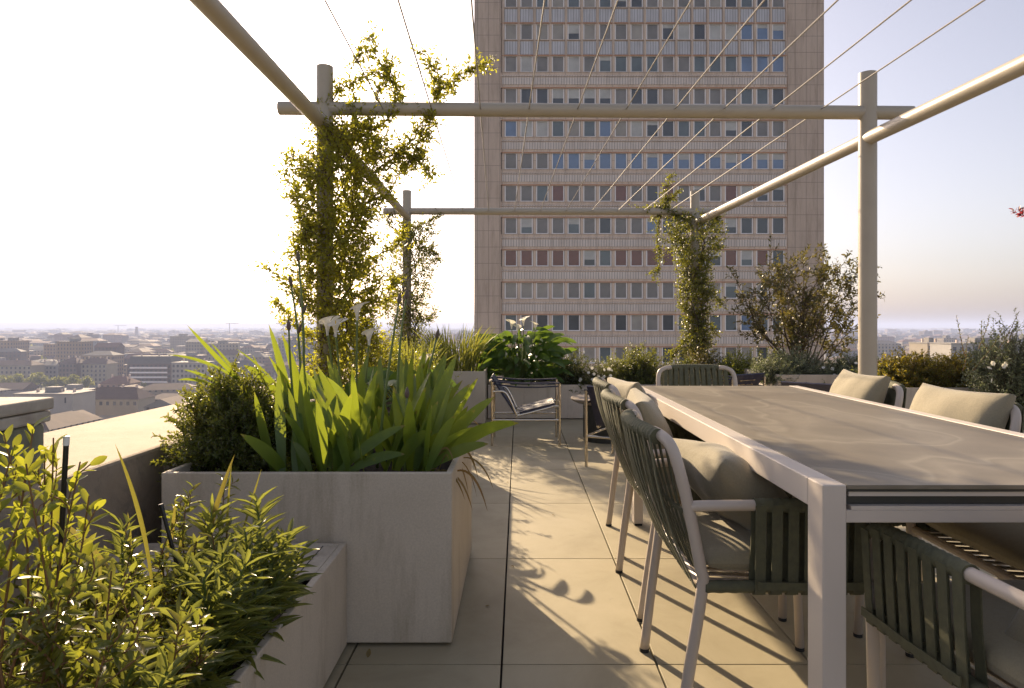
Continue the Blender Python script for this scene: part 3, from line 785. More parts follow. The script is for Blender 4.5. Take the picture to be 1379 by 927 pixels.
for i in rows:
    for k in range(18):
        kd, h = pkind(i, k); x = WX0+WP*k; z = zb(i)
        if (i, k) in indiv:
            o = bpy.data.objects.new('window', fmesh); COL.objects.link(o); o.parent = tw; o.location = (x, .12, z)
            p = bpy.data.objects.new('pane', pane_mesh(kd, h)[0]); COL.objects.link(p); p.parent = o
        else:
            n = len(rest.v); rest.v += [(a+x, b_+.12, c+z) for a, b_, c in fm.v]
            for f in fm.f: rest.face(tuple(n+q for q in f), 7)
            pane_mesh(kd, h); q = pmeshes[(kd, h)][1]; n = len(rest.v); rest.v += [(a+x, b_+.12, c+z) for a, b_, c in q.v]
            for f, mi in zip(q.f, q.m): rest.face(tuple(n+w_ for w_ in f), kd if mi == 0 else (6 if kd in (0, 3, 5) else 2))
tag(rest.build('window', PANES+[M['tframe']], tw), kind='stuff')

# ------------------------------------------------------------------ city
def citywall(name, c):
    m, nt, b = base(name)
    uv = N(nt, 'ShaderNodeUVMap'); sp = N(nt, 'ShaderNodeSeparateXYZ'); nt.links.new(uv.outputs[0], sp.inputs[0])
    def band(sock, per, lo, hi):
        a = N(nt, 'ShaderNodeMath', operation='MODULO'); nt.links.new(sock, a.inputs[0]); a.inputs[1].default_value = per
        g1 = N(nt, 'ShaderNodeMath', operation='GREATER_THAN'); nt.links.new(a.outputs[0], g1.inputs[0]); g1.inputs[1].default_value = lo
        g2 = N(nt, 'ShaderNodeMath', operation='LESS_THAN'); nt.links.new(a.outputs[0], g2.inputs[0]); g2.inputs[1].default_value = hi
        mu = N(nt, 'ShaderNodeMath', operation='MULTIPLY'); nt.links.new(g1.outputs[0], mu.inputs[0]); nt.links.new(g2.outputs[0], mu.inputs[1]); return mu.outputs[0]
    mu = N(nt, 'ShaderNodeMath', operation='MULTIPLY'); nt.links.new(band(sp.outputs[0], 2.9, .9, 2.0), mu.inputs[0]); nt.links.new(band(sp.outputs[1], 3.2, 1.0, 2.7), mu.inputs[1])
    r = ramp(nt, [(.3, tuple(x*.8 for x in c)), (.7, c)]); nt.links.new(noise(nt, .15, 4, .6, coords(nt)), r.inputs[0])
    col = mixc(nt, r.outputs[0], (.05, .05, .055), mu.outputs[0])
    nt.links.new(col, b.inputs['Base Color']); b.inputs['Roughness'].default_value = .8; return m
WALLS = [('cream', (.52, .44, .32)), ('white', (.62, .58, .52)), ('ochre', (.46, .32, .18)), ('grey', (.34, .33, .31)), ('pinkish', (.44, .30, .24)), ('brown', (.20, .14, .11))]
ROOFS = [('red tiled', (.26, .12, .075)), ('brown tiled', (.17, .10, .07)), ('grey', (.20, .19, .18)), ('pale flat', (.46, .43, .39))]
WALLS = [(n_, tuple(x*.62 for x in c)) for n_, c in WALLS]; ROOFS = [(n_, tuple(x*.62 for x in c)) for n_, c in ROOFS]
CM = [citywall('city_wall', c) for _, c in WALLS]+[simple('city_roof', c, .85, 0, .2, .3) for _, c in ROOFS]
M['cwin'] = simple('city_glass', (.04, .045, .055), .15)
def cbuild(mb, cx, cy, w_, d, z1, rot, kind, wi, ri, hgt=3.0, z0=GZ):
    c, s = math.cos(rot), math.sin(rot)
    T = lambda x, y, z: (cx+x*c-y*s, cy+x*s+y*c, z)
    hw_, hd = w_/2, d/2; hh = z1-z0
    cs = [(-hw_, -hd), (hw_, -hd), (hw_, hd), (-hw_, hd)]
    for k in range(4):
        a, b_ = cs[k], cs[(k+1) % 4]; ln = w_ if k % 2 == 0 else d
        mb.quad(T(*a, z0), T(*b_, z0), T(*b_, z1), T(*a, z1), wi, ((0, 0), (ln, 0), (ln, hh), (0, hh)))
    e = .5; uv = ((0, 0),)*4
    if kind == 'flat':
        mb.quad(T(-hw_, -hd, z1), T(hw_, -hd, z1), T(hw_, hd, z1), T(-hw_, hd, z1), 6+ri)
        if w_ > 12: 
            x0 = hw_*.3
            q = [(-x0, -hd*.4), (x0, -hd*.4), (x0, hd*.4), (-x0, hd*.4)]
            for k in range(4): mb.quad(T(*q[k], z1), T(*q[(k+1) % 4], z1), T(*q[(k+1) % 4], z1+2.6), T(*q[k], z1+2.6), 9)
            mb.quad(*[T(*p, z1+2.6) for p in q], 6+ri)
    else:
        rx = hw_-(hd*.9 if kind == 'hip' else 0); rx = max(rx, .5)
        A = T(-rx, 0, z1+hgt); B = T(rx, 0, z1+hgt)
        p = [T(-hw_-e, -hd-e, z1-.2), T(hw_+e, -hd-e, z1-.2), T(hw_+e, hd+e, z1-.2), T(-hw_-e, hd+e, z1-.2)]
        if kind != 'hip': A = T(-hw_-e, 0, z1+hgt); B = T(hw_+e, 0, z1+hgt)
        mb.quad(p[0], p[1], B, A, 6+ri); mb.quad(p[2], p[3], A, B, 6+ri)
        n = len(mb.v); mb.v += [p[1], p[2], B, p[3], p[0], A]; mi = 6+ri if kind == 'hip' else wi
        mb.face((n, n+1, n+2), mi); mb.face((n+3, n+4, n+5), mi)
rng = random.Random(5); blds = []
heroes_x = [(-340, -225, 400, 520)]
Y = 150.0
while Y < 13500:
    step = 17+Y*.035
    for side in (0, 1):
        if side == 0: u0, u1 = -.86, (-.25 if Y < 430 else .02)
        else: u0, u1 = .40, .84
        if side == 1 and Y < 520: continue
        x = u0*Y
        while x < u1*Y:
            w_ = rng.uniform(13, 30)*(1+Y/6000); d = rng.uniform(11, 16)*(1+Y/6000)
            yy = Y+rng.uniform(-.25, .25)*step; xx = x+w_/2
            hh = rng.uniform(8, 12.5) if Y < 290 else rng.uniform(5, 8.5) if Y < 440 else (rng.uniform(11, 22) if rng.random() < .93 else rng.uniform(22, 32))
            if Y < 440: ok = not (410 < yy and xx > -420)
            else: ok = not (Y < 540 and u0 < 0)
            if 250 < yy < 305 and -215 < xx < -150: ok = False
            if 255 < yy < 330 and -205 < xx < -140: ok = False
            if ok and rng.random() < .9:
                kind = rng.choice(['hip', 'gable', 'hip', 'flat', 'flat'])
                ri = 3 if (kind == 'flat' and rng.random() < .6) else rng.choice([0, 1, 1, 2])
                blds.append((yy, xx, w_, d, GZ+hh, rng.choice([0, 0, .08, -.15, .3, 1.57]), kind, rng.choice([0, 0, 1, 2, 3, 3, 4, 5]), ri, rng.uniform(2, 4)))
            x += w_+rng.uniform(2, 9)*(1+Y/2500)
    Y += step
blds.sort()
mass = MB(); nind = 0
def where(x, y):
    px = CX+x/y*F
    for lim, tx in ((40, 'at the left photo edge'), (75, 'above the stone pier'), (110, 'just right of the stone pier'), (150, 'left of the mansard block'),
                    (190, 'below the factory chimney'), (235, 'beside the mansard block'), (280, 'above the round bush'), (340, 'by the long iris blades'),
                    (400, 'seen past the calla buds'), (470, 'behind the near vine'), (560, 'between the left posts'), (650, 'left of the tower'),
                    (1160, 'left of the right post'), (1230, 'right of the pergola post'), (1290, 'above the orange hedge'), (2000, 'at the right photo edge')):
        if px < lim: return tx
for bd in blds:
    yy, xx, w_, d, z1, rot, kind, wi, ri, hg = bd
    if nind < 285:
        mb = MB(); cbuild(mb, 0, 0, w_, d, z1-GZ, 0, kind, wi, ri, hg, 0)
        o = mb.build('city_building', CM); o.location = (xx, yy, GZ); o.rotation_euler = (0, 0, rot); nind += 1
        dist = 'nearest rows' if yy < 230 else 'near rows' if yy < 330 else 'middle rows' if yy < 480 else 'farther rows' if yy < 700 else 'hazy far rows'
        sz = 'wide' if w_ > 24 else 'small' if w_ < 17 else ''
        tag(o, f"{sz} {WALLS[wi][0]} house, {ROOFS[ri][0]} roof, {dist}, {where(xx, yy)}".replace('  ', ' ').strip(), 'building', 'city buildings below the terrace')
    else: cbuild(mass, xx, yy, w_, d, z1, rot, kind, wi, ri, hg)
tag(mass.build('distant_city', CM), kind='stuff', label='hazy mass of far city roofs under the horizon', cat='city')

def hero(name, label, px0, px1, ytop, Y, wi, ri, roof, rh, ncol, nrow, winw=1.3, winh=1.7, dep=14, extra=None, rz=0):
    x0, x1 = PX(px0, Y), PX(px1, Y); ztop = H-(ytop-CY)/F*Y-rh
    t = empty(name, ((x0+x1)/2, Y+dep/2, GZ), rz); tag(t, label, 'building', 'city buildings below the terrace')
    w_ = x1-x0; h_ = ztop-GZ
    mb = MB(); mb.box(-w_/2, w_/2, -dep/2, dep/2, 0, h_); mb.build('wall', simple('hero_wall', WALLS[wi][1], .8, 0, .08, .2), t)
    mb = MB(); e = .6
    if roof == 'mansard':
        a = [(-w_/2-.1, -dep/2-.1), (w_/2+.1, -dep/2-.1), (w_/2+.1, dep/2+.1), (-w_/2-.1, dep/2+.1)]; q = [(x*.88, y*.75) for x, y in a]
        n = len(mb.v); mb.v += [(*p, h_+.01) for p in a]+[(*p, h_+rh) for p in q]
        for k in range(4): mb.face((n+k, n+(k+1) % 4, n+4+(k+1) % 4, n+4+k))
        mb.face((n+4, n+5, n+6, n+7)); mb.face((n+3, n+2, n+1, n))
    elif roof == 'flat':
        mb.box(-w_/2-.2, w_/2+.2, -dep/2-.2, dep/2+.2, h_+.01, h_+.5); mb.box(-w_*.12, w_*.1, -2, 2, h_+.51, h_+2.6)
    else:
        n = 0; mb.v = [(-w_/2-e, -dep/2-e, h_+.01), (w_/2+e, -dep/2-e, h_+.01), (w_/2+e, dep/2+e, h_+.01), (-w_/2-e, dep/2+e, h_+.01),
                       (-w_/2+dep*.35, 0, h_+rh), (w_/2-dep*.35, 0, h_+rh)]
        for f in ((0, 1, 5, 4), (1, 2, 5), (2, 3, 4, 5), (3, 0, 4), (3, 2, 1, 0)): mb.face(f)
    rf = mb.build('roof', simple('hero_roof', ROOFS[ri][1], .85, 0, .15, .5), t)
    for q in (-.3, .1, .33):
        mb = MB(); mb.box(w_*q-.4, w_*q+.4, -.4, .4, h_+rh*.55, h_+rh+1.1); mb.build('chimney', M['tband'], rf)
    wm = MB(); wm.box(-winw/2, winw/2, -.06, .05, 0, winh); wme = wm.mesh('window', M['cwin'])
    for i in range(nrow):
        for k in range(ncol):
            o = bpy.data.objects.new('window', wme); COL.objects.link(o); o.parent = t
            o.location = (-w_/2+w_*(k+.5)/ncol, -dep/2, h_-1.0-winh-i*3.15)
    if extra: extra(t, w_, dep, h_)
    return t
def balconies(t, w_, dep, h_):
    for i in range(6):
        mb = MB(); mb.box(-w_*.42, w_*.42, -dep/2-1.1, -dep/2-.07, h_-3.2-i*3.15, h_-2.9-i*3.15)
        mb.box(-w_*.42, w_*.42, -dep/2-1.12, -dep/2-1.06, h_-2.89-i*3.15, h_-2.1-i*3.15); mb.build('balcony', M['tframe'], t)
hero('apartment_block', 'long yellowish block with dark roof at the left edge of the photo', -30, 42, 486, 485, 0, 1, 'hip', 3.5, 12, 4)
hero('apartment_block', 'narrow pale block with grey roof between yellowish block and brown block', 46, 76, 487, 500, 3, 2, 'hip', 3, 6, 4)
hero('apartment_block', 'dark brown block with brown roof left of the paler ochre block', 79, 103, 482, 480, 5, 1, 'hip', 4, 5, 5)
hero('apartment_block', 'ochre block with brown roof adjoining the dark brown block', 104, 143, 483, 485, 0, 1, 'hip', 4, 7, 5)
hero('apartment_block', 'large dark mansard block with pale balcony bands behind the trees', 171, 231, 480, 446, 5, 2, 'mansard', 5, 10, 6, extra=balconies)
hero('apartment_block', 'white block with many small windows above the round bush', 231, 276, 486, 420, 1, 3, 'flat', 1.5, 8, 6)
hero('apartment_block', 'grey block with dark roof behind the long iris blades', 278, 345, 486, 440, 3, 2, 'hip', 4, 10, 6)
hero('low_hall', 'plain white windowless hall just above the stone pier', 18, 98, 530, 262, 1, 3, 'flat', .6, 4, 1, .6, 2.2)
hero('low_house', 'long low house with dark brown roof right of the white hall', 104, 186, 523, 300, 0, 1, 'hip', 5, 9, 1)
hero('low_house', 'reddish house in front of the dark mansard block', 134, 172, 508, 400, 4, 0, 'hip', 4, 5, 3)
hero('apartment_block', 'cream block with planted roof above the orange hedge', 1249, 1278, 460, 300, 0, 3, 'flat', 1, 4, 4)
hero('apartment_block', 'pale flat roofed block behind the flowering shrub at the right edge', 1281, 1395, 462, 270, 1, 3, 'flat', .6, 12, 3)
for px0, px1, yt, lb in ((1270, 1279, 446, 'leftmost of the hazy far towers on the right horizon'), (1280, 1289, 443, 'second hazy far tower from the left on the right horizon'),
                         (1297, 1314, 443, 'broad hazy far tower in the middle of the right horizon'), (1343, 1350, 445, 'low hazy tower left of the slim one on the right horizon'), (1351, 1357, 441, 'slimmest hazy tower at the far right horizon')):
    hero('tower_block', lb, px0, px1, yt, 2600, 3, 2, 'flat', 1, 4, 5, 3, 2.2, 25)
t = empty('factory_chimney', (PX(184, 1800), 1800, GZ)); tag(t, 'tall hazy factory chimney on the left horizon', 'chimney')
mb = MB(); mb.tube([(0, 0, 0), (0, 0, 41)], [4.5, 3], 12); mb.build('stack', CM[5], t, True)
mb = MB(); mb.tube([(0, 0, 41), (0, 0, 42.5)], 3.6, 12); mb.build('rim', CM[3], t, True)
for px, yt, Y, lb in ((159, 439, 2400, 'hazy tower crane left of the factory chimney'), (309, 436, 2200, 'hazy tower crane above the round bush')):
    t = empty('tower_crane', (PX(px, Y), Y, GZ)); tag(t, lb, 'crane'); h_ = H-(yt-CY)/F*Y-GZ
    mb = MB(); mb.box(-.9, .9, -.9, .9, 0, h_); mb.build('mast', CM[3], t); mb = MB(); mb.box(-12, 30, -.6, .6, h_+.01, h_+1.6); mb.build('jib', CM[3], t)

def citytree(px, ytop, Y, label, r=5, seed=0):
    rng = random.Random(seed); x = PX(px, Y); zt_ = H-(ytop-CY)/F*Y; hh = zt_-GZ
    t = empty('city_tree', (x, Y, GZ)); tag(t, label, 'tree', 'green street trees below the terrace')
    mb = MB(); mb.tube([(0, 0, 0), (.2, 0, hh*.55), (0, 0, hh*.8)], [.35, .22, .05], 6)
    for k in range(5): mb.tube([(0, 0, hh*.4), (rng.uniform(-1, 1)*r*.6, rng.uniform(-1, 1)*r*.6, hh*.75)], [.15, .04], 5)
    mb.build('trunk', M['bark'], t)
    f = Fol('tiny'); cl = [(Vector((rng.gauss(0, r*.45), rng.gauss(0, r*.4), hh-r*.75+rng.gauss(0, r*.3))), rng.uniform(.25, .5)*r) for _ in range(12)]
    for k in range(700):
        c, rr_ = rng.choice(cl); d = rv(rng).normalized(); p = c+d*rr_*rng.uniform(.5, 1)
        p.z = min(p.z, hh)
        f.add(p, rv(rng), rv(rng), 1.1, .8)
    f.build('crown', M['l_city'], t)
for i, (px, yt) in enumerate(((8, 507), (25, 505), (42, 508), (55, 503), (68, 509), (80, 506), (98, 505), (115, 507), (186, 512), (170, 516))):
    citytree(px, yt, 432 if i < 8 else 420, ['pale green tree in the street row, first from the left edge', 'pale green tree in the street row, second from the left edge', 'small pale tree in the street row, third from the left', 'tallest tree of the street row, before the narrow pale block',
             'low tree in the street row, before the dark brown block', 'rounded tree in the street row below the dark brown block', 'tree in the street row below the ochre block', 'last tree of the street row at its right end',
             'lone yellow green tree at the foot of the dark mansard block', 'small tree left of the lone tree by the mansard block'][i], 4.6, i)
f = Fol('tiny'); rng = random.Random(8)
for k in range(420):
    Y = rng.uniform(520, 3500); u = rng.uniform(-.85, .02) if rng.random() < .7 else rng.uniform(.42, .84)
    L_g = rng.choice([1, 1, 3]); 
    for q in range(L_g):
        cx, cy = u*Y+rng.gauss(0, 12), Y+rng.gauss(0, 8); hh = rng.uniform(9, 15); r_ = rng.uniform(4, 7)*(1+Y/4000)
        for s in range(26): 
            d = rv(rng).normalized(); f.add((cx+d.x*r_, cy+d.y*r_, GZ+hh-r_*.6+d.z*r_*.7), rv(rng), rv(rng), 4.2*(1+Y/4000), 3.5)
tag(f.build('distant_trees', M['l_city']), kind='stuff', label='scattered pale green tree crowns between far city roofs', cat='trees')

# ================================================================== VEGETATION
# ---- iris planter
t = empty('iris_clump', (-.62, 2.75, .55)); tag(t, 'broad sword leaved iris clump with tall budded stalks filling the right of the big planter', 'iris plant')
O = Vector((-.62, 2.75, .55)); rng = random.Random(21)
mb = MB(); dr = MB()
def bl(px0, py0, px1, py1, Yb, Yt, wd, bow=(0, 0), roll=0.0, target=None):
    a = P(px0, py0, Yb); c = P(px1, py1, Yt); a.z = max(min(a.z, .60), .54)
    s_ = (Yb+Yt)/2/F
    blade(target or mb, a-O, c-O, (bow[0]*s_, 0, -bow[1]*s_), wd, roll, 12)
# traced leaves: base px, tip px, depth at base and tip, width (m), bow in px
HL = [(576, 634, 699, 570, 2.55, 2.50, .060, (0, -34)), (570, 634, 658, 598, 2.45, 2.42, .048, (5, -16)), (572, 632, 666, 535, 2.62, 2.6, .055, (5, -22)),
      (566, 632, 633, 517, 2.7, 2.75, .055, (-2, -14)), (560, 630, 615, 477, 2.72, 2.8, .062, (-2, -8)), (540, 630, 604, 472, 2.8, 2.9, .058, (-10, 0)),
      (556, 632, 623, 512, 2.9, 3.0, .05, (0, -10)), (456, 636, 546, 573, 2.42, 2.42, .045, (0, -16)), (470, 636, 545, 612, 2.38, 2.36, .042, (0, -14)),
      (534, 634, 582, 581, 2.45, 2.42, .05, (-4, -22)), (453, 636, 473, 530, 2.45, 2.42, .055, (-8, 0)), (411, 636, 407, 489, 2.5, 2.5, .055, (3, 0)),
      (408, 600, 380, 450, 2.65, 2.62, .045, (18, 0)), (480, 600, 440, 508, 2.7, 2.65, .05, (20, -10)), (500, 610, 489, 488, 2.85, 2.85, .05, (-12, 0)),
      (548, 620, 574, 466, 2.95, 3.0, .05, (-4, 0)), (488, 620, 508, 499, 2.6, 2.6, .04, (-12, 0)), (436, 636, 425, 537, 2.42, 2.4, .045, (5, 0)),
      (434, 636, 417, 577, 2.40, 2.38, .032, (6, 0)), (414, 636, 380, 553, 2.45, 2.42, .038, (20, -4)), (420, 560, 328, 492, 2.8, 2.75, .055, (0, -36)),
      (400, 600, 362, 437, 2.95, 2.95, .045, (8, 0)), (418, 636, 394, 595, 2.38, 2.36, .035, (4, -4)), (462, 636, 500, 560, 2.5, 2.5, .045, (-8, 0)),
      (560, 632, 590, 540, 2.5, 2.5, .05, (-6, -2)), (548, 632, 530, 520, 2.6, 2.6, .05, (0, 0)), (520, 632, 506, 560, 2.5, 2.45, .045, (-8, 0)), (580, 634, 640, 552, 2.5, 2.48, .05, (5, -20)),
      (575, 634, 612, 560, 2.4, 2.4, .045, (0, -12)), (470, 636, 448, 555, 2.4, 2.4, .045, (4, 0))]
for q in HL:
    bl(*q[:7], bow=q[7], roll=rng.uniform(-.6, .6))
for k in range(105):
    bx = rng.uniform(-.93, -.27); by = rng.uniform(2.38, 3.18); ang = (bx+.56)*1.5+rng.gauss(0, .32); ln = rng.uniform(.18, .46)
    tip = Vector((bx+math.sin(ang)*ln, by+rng.gauss(0, .16), .55+math.cos(ang)*ln)); a = Vector((bx, by, .545))
    if tip.x > -.16: continue
    blade(mb, a-O, tip-O, (-math.sin(ang)*.08*rng.random(), rng.gauss(0, .03), .05*rng.random()*abs(ang)), rng.uniform(.036, .062), rng.uniform(-1.1, 1.1), 9)
mb.build('foliage', M['l_iris'], t, True)
# long thin blades leaning out to the left over the bush
lb_ = MB()
for q in ((330, 520, 252, 438, 2.6, 2.5, .022, (4, 6)), (322, 512, 227, 478, 2.6, 2.45, .014, (0, -14)), (300, 520, 247, 498, 2.55, 2.5, .013, (0, -6)), (290, 520, 239, 512, 2.5, 2.45, .013, (0, -8)),
          (326, 515, 284, 462, 2.7, 2.7, .014, (4, 0)), (375, 520, 318, 470, 2.9, 2.9, .01, (0, -8)), (372, 560, 340, 478, 2.8, 2.8, .016, (6, 0))):
    a = P(q[0], q[1], q[4]); c = P(q[2], q[3], q[5]); s_ = 2.6/F
    blade(lb_, a-O, c-O, (q[7][0]*s_, 0, -q[7][1]*s_), q[6], rng.uniform(-.4, .4), 10)
    blade(lb_, Vector((a.x+.08, a.y+.05, .55))-O, a-O, (0, 0, 0), q[6]*1.05, 0, 6, prof=lambda t: 1)
lb_.build('long_blade', M['l_iris'], t, True)
for k in range(26):
    th = rng.uniform(-1.2, 1.3); bx = rng.uniform(-.42, -.25); by = rng.uniform(2.4, 3.2)
    blade(dr, Vector((bx, by, .55))-O, Vector((bx+rng.uniform(.05, .15), by+rng.gauss(0, .05), rng.uniform(.40, .62)))-O, (0.02, 0, rng.uniform(.06, .16)), rng.uniform(.005, .012), rng.uniform(-.6, .6), 9)
dr.build('dry_leaf', M['l_irisdry'], t, True)
def stalk(px_, py_, Yb, pxb, budL=.045, flo=False):
    a = P(pxb, 600, Yb); a.z = .55; c = P(px_, py_, Yb)
    pts = grow(rng, a-O, c-O, 8, .012); mb = MB(); mb.tube(pts, [.0065-.0028*i/7 for i in range(8)], 8)
    s = mb.build('flower_stalk', M['stem_g'], t, True)
    mb = MB(); d = (pts[-1]-pts[-2]).normalized(); p = pts[-1]
    prof = [(.0, .003), (.15, .0075), (.45, .0095), (.75, .006), (1, .001)]
    mb.tube([p+d*(budL*u-.005) for u, _ in prof], [r_ for _, r_ in prof], 8); mb.build('bud', M['bud'], s, True)
    if py_ < 400:
        q = pts[5]; e = (d+Vector((rng.choice([-.5, .5]), 0, .1))).normalized()
        mb = MB(); mb.tube([q+e*(.045*u) for u, _ in prof], [r_*.85 for _, r_ in prof], 8); mb.build('bud', M['bud'], s, True)
for q in ((402, 352, 2.62, 414), (389, 444, 2.6, 402), (406, 412, 2.66, 410), (537, 408, 2.6, 508), (547, 402, 2.75, 525), (392, 384, 2.64, 410), (588, 455, 2.9, 560), (548, 535, 2.5, 545)): stalk(*q)

# rounded small-leaved bush at the left of the big planter
shrub('round_bush', 'dense rounded small leaved evergreen bush at the left of the big iris planter', 'shrub', (-1.10, 2.60, .54), .235, .22, .365, 620, 'leaf', .020, .009, .0055, 5,
      mleaf='l_box', t0=.45, twigs=4, twl=.07, ang=50, low=-.15, stemr=.0025, lump=.10, tipmin=.72)
# small silvery ground tuft beneath the irises
shrub('ground_cover', 'low yellow green filler plant under the iris leaves', 'plant', (-.80, 2.52, .54), .14, .12, .13, 60, 'leaf', .022, .009, .010, 6, mleaf='l_lime', t0=.2, twigs=2, twl=.05, low=.05, stemr=.0015)

# ---- calla planter (behind the big one)
def calla(name, label, base_, n, spread, hgt, leafL, leafW, flowers, seed, mleaf='l_calla'):
    rng = random.Random(seed); t = empty(name, base_); tag(t, label, 'calla lily'); mb = MB(); st = MB()
    prof = lambda t: (1.25*(t+.12)**.45*(1-t)**.62) if t < 1 else .02
    for k in range(n):
        th = rng.uniform(0, 6.28); rr_ = spread*math.sqrt(rng.uniform(.02, 1)); e = Vector((math.cos(th)*rr_, math.sin(th)*rr_*.7, hgt*rng.uniform(.18, .95)*(1-.25*(rr_/spread)**2)))
        b0 = Vector((e.x*.25, e.y*.25, 0)); pts = smoothpts([b0, b0.lerp(e, .5)+Vector((0, 0, hgt*.1)), e], 3); st.tube(pts, .005, 5, 0, False)
        out = Vector((math.cos(th), math.sin(th), rng.uniform(-.3, .7))).normalized(); L = leafL*rng.uniform(.7, 1.15)
        blade(mb, e, e+out*L-Vector((0, 0, L*.25)), Vector((0, 0, L*.22)), leafW*rng.uniform(.8, 1.1), rng.uniform(-.9, .9), 8, .3, prof)
    st.build('stem', M['stem_g'], t, True); mb.build('foliage', M[mleaf], t, True)
    for fx, fy, fY, sc in flowers:
        p = P(fx, fy, fY)-Vector(base_); b0 = Vector((p.x*.6, p.y*.6, 0))
        mb = MB(); pts = smoothpts([b0, b0.lerp(p, .6)+Vector((0, 0, .03)), p], 4); mb.tube(pts, .0055, 6); s = mb.build('flower_stalk', M['stem_g'], t, True)
        mb = MB(); seg = 18; rows_ = 8; n0 = 0; a0 = rng.uniform(0, 6.28)
        for i in range(rows_+1):
            u = i/rows_
            for j in range(seg+1):
                q = 2*math.pi*j/seg*.97; r_ = sc*(.006+.030*u**2.4+.004*u); lip = .5+.5*math.cos(q)
                r2 = r_*(1+.75*lip*u**3)
                z = sc*(.095*u+.035*lip*u**2-.035*u**6*(1-lip*.3)); mb.v.append((p.x+r2*math.cos(q+a0), p.y+r2*math.sin(q+a0), p.z+z-.02))
        for i in range(rows_):
            for j in range(seg): a = i*(seg+1)+j; mb.face((a, a+1, a+seg+2, a+seg+1))
        fl = mb.build('flower', M['petal'], s, True)
        mb = MB(); mb.tube([(p.x, p.y, p.z), (p.x, p.y, p.z+.07*sc)], [.004, .003], 8); mb.build('spadix', M['spadix'], fl, True)
    return t
calla('calla_lily', 'calla lilies with three open white blooms behind the iris leaves', (-.92, 3.75, .55), 26, .33, .34, .20, .085,
      [(441, 447, 3.55, 1.0), (452, 449, 3.5, .95), (481, 427, 3.7, 1.0), (497, 460, 3.5, .9)], 3)
calla('calla_lily', 'leafy calla lily with one half hidden bloom behind the right iris leaves', (-.72, 4.3, .55), 20, .25, .30, .18, .075, [(573, 492, 4.1, .9)], 4)
shrub('leafy_shrub', 'small leaved lime green shrub between the calla lilies and the left pergola vine', 'shrub', (-.95, 5.0, .55), .30, .35, .42, 90, 'leaf', .028, .013, .011, 31, mleaf='l_lime', t0=.3, twigs=3, low=0, stemr=.002)
shrub('leafy_shrub', 'yellow green shrub behind the iris tips left of the tall grasses', 'shrub', (-.98, 6.6, .0), .42, .4, .98, 130, 'leaf', .035, .016, .016, 32, mleaf='l_lime', t0=.5, twigs=3, low=.25, stemr=.003)
shrub('leafy_shrub', 'dark filler shrub at the foot of the rear left pergola post', 'shrub', (-1.0, 8.1, .55), .35, .35, .42, 80, 'leaf', .035, .016, .016, 33, mleaf='l_dark', t0=.3, twigs=3, low=0, stemr=.003)

def grasses(name, label, base_, n, spread, h0, h1, wd, seed, mleaf='l_grass', lean=.35):
    rng = random.Random(seed); mb = MB(); o = Vector(base_)
    for k in range(n):
        th = rng.uniform(0, 6.28); r0 = spread*.45*math.sqrt(rng.random()); h_ = rng.uniform(h0, h1); L = abs(rng.gauss(lean, .2))*h_
        a = Vector((math.cos(th)*r0, math.sin(th)*r0*.8, 0)); th2 = th+rng.gauss(0, .6); c = a+Vector((math.cos(th2)*L, math.sin(th2)*L, h_*(1-.3*(L/h_)**2)))
        blade(mb, a, c, (-math.cos(th2)*L*.25, 0, h_*.15), wd*rng.uniform(.6, 1.3), rng.uniform(-1.2, 1.2), 6)
    ob = mb.build(name, M[mleaf], None, True); ob.location = base_; return tag(ob, label, 'grass plant')
grasses('grass_clump', 'spiky green grass clump in the tall planter left of the sling armchair', (-.72, 7.8, .55), 260, .55, .25, .62, .014, 1)
grasses('grass_clump', 'fine reedy grass tuft rising behind the iris leaves', (-.95, 5.9, .55), 120, .4, .25, .50, .010, 2)
grasses('grass_clump', 'thin wispy grass at the left end of the tall planter', (-1.1, 7.9, .55), 110, .4, .25, .50, .010, 3)

# ---- far planters
calla('calla_lily', 'big leafy calla clump with white blooms on top behind the fully visible sling armchair', (.04, 8.15, .36), 210, .44, .76, .27, .11,
      [(689, 441, 8.0, 1.1), (705, 437, 8.0, 1.15), (721, 442, 8.0, 1.0), (697, 446, 7.9, 1.0)], 9)
def daisies(n, lo, hi, L=.030):
    def ex(rng, fol, st):
        return None
    return ex
def flowers_on(root, pts_, r_, mname='petal'):
    """small five-petalled white blooms, one part each"""
    rng = random.Random(len(pts_)*7)
    for p in pts_:
        f = Fol('petal'); n = (Vector((0, -1, .5))+rv(rng, .35)).normalized(); a = n.orthogonal().normalized(); b_ = n.cross(a)
        for k in range(6):
            q = k*math.pi/3+.2; d = a*math.cos(q)+b_*math.sin(q)+n*.15; f.add(p, d, n, r_, r_*.75)
        o = f.build('flower', M[mname], root)
def bush2(label, px, Y, zb_, rx, ry, hz, n, seed, mleaf='l_dark', L=.03, W=.013, sp=.014, blooms=0, **k):
    s = shrub('hedge_shrub', label, 'shrub', (PX(px, Y), Y, zb_), rx, ry, hz, int(n*(1 if n > 400 else 2.0)), 'leaf', L, W, sp, seed, mleaf=mleaf, **k)
    if blooms:
        rng = random.Random(seed+5); pts_ = []
        for _ in range(blooms):
            th = rng.uniform(3.5, 5.9); cz = rng.uniform(.05, .85); q = math.sqrt(1-cz*cz)
            pts_.append(Vector((math.cos(th)*q*rx*1.0, math.sin(th)*q*ry*1.05, cz*hz*1.0)))
        flowers_on(s, pts_, .020)
    return s
KW = dict(t0=.35, twigs=3, twl=.10, low=-.05, stemr=.003, lump=.22)
bush2('dark shrub with a few white daisies right of the calla clump', 768, 8.2, .36, .34, .3, .42, 120, 41, blooms=7, **KW)
bush2('low shrub crowded with small white flowers behind the round side table', 805, 8.05, .36, .26, .22, .30, 90, 42, mleaf='l_dark', L=.022, W=.010, blooms=26, **KW)
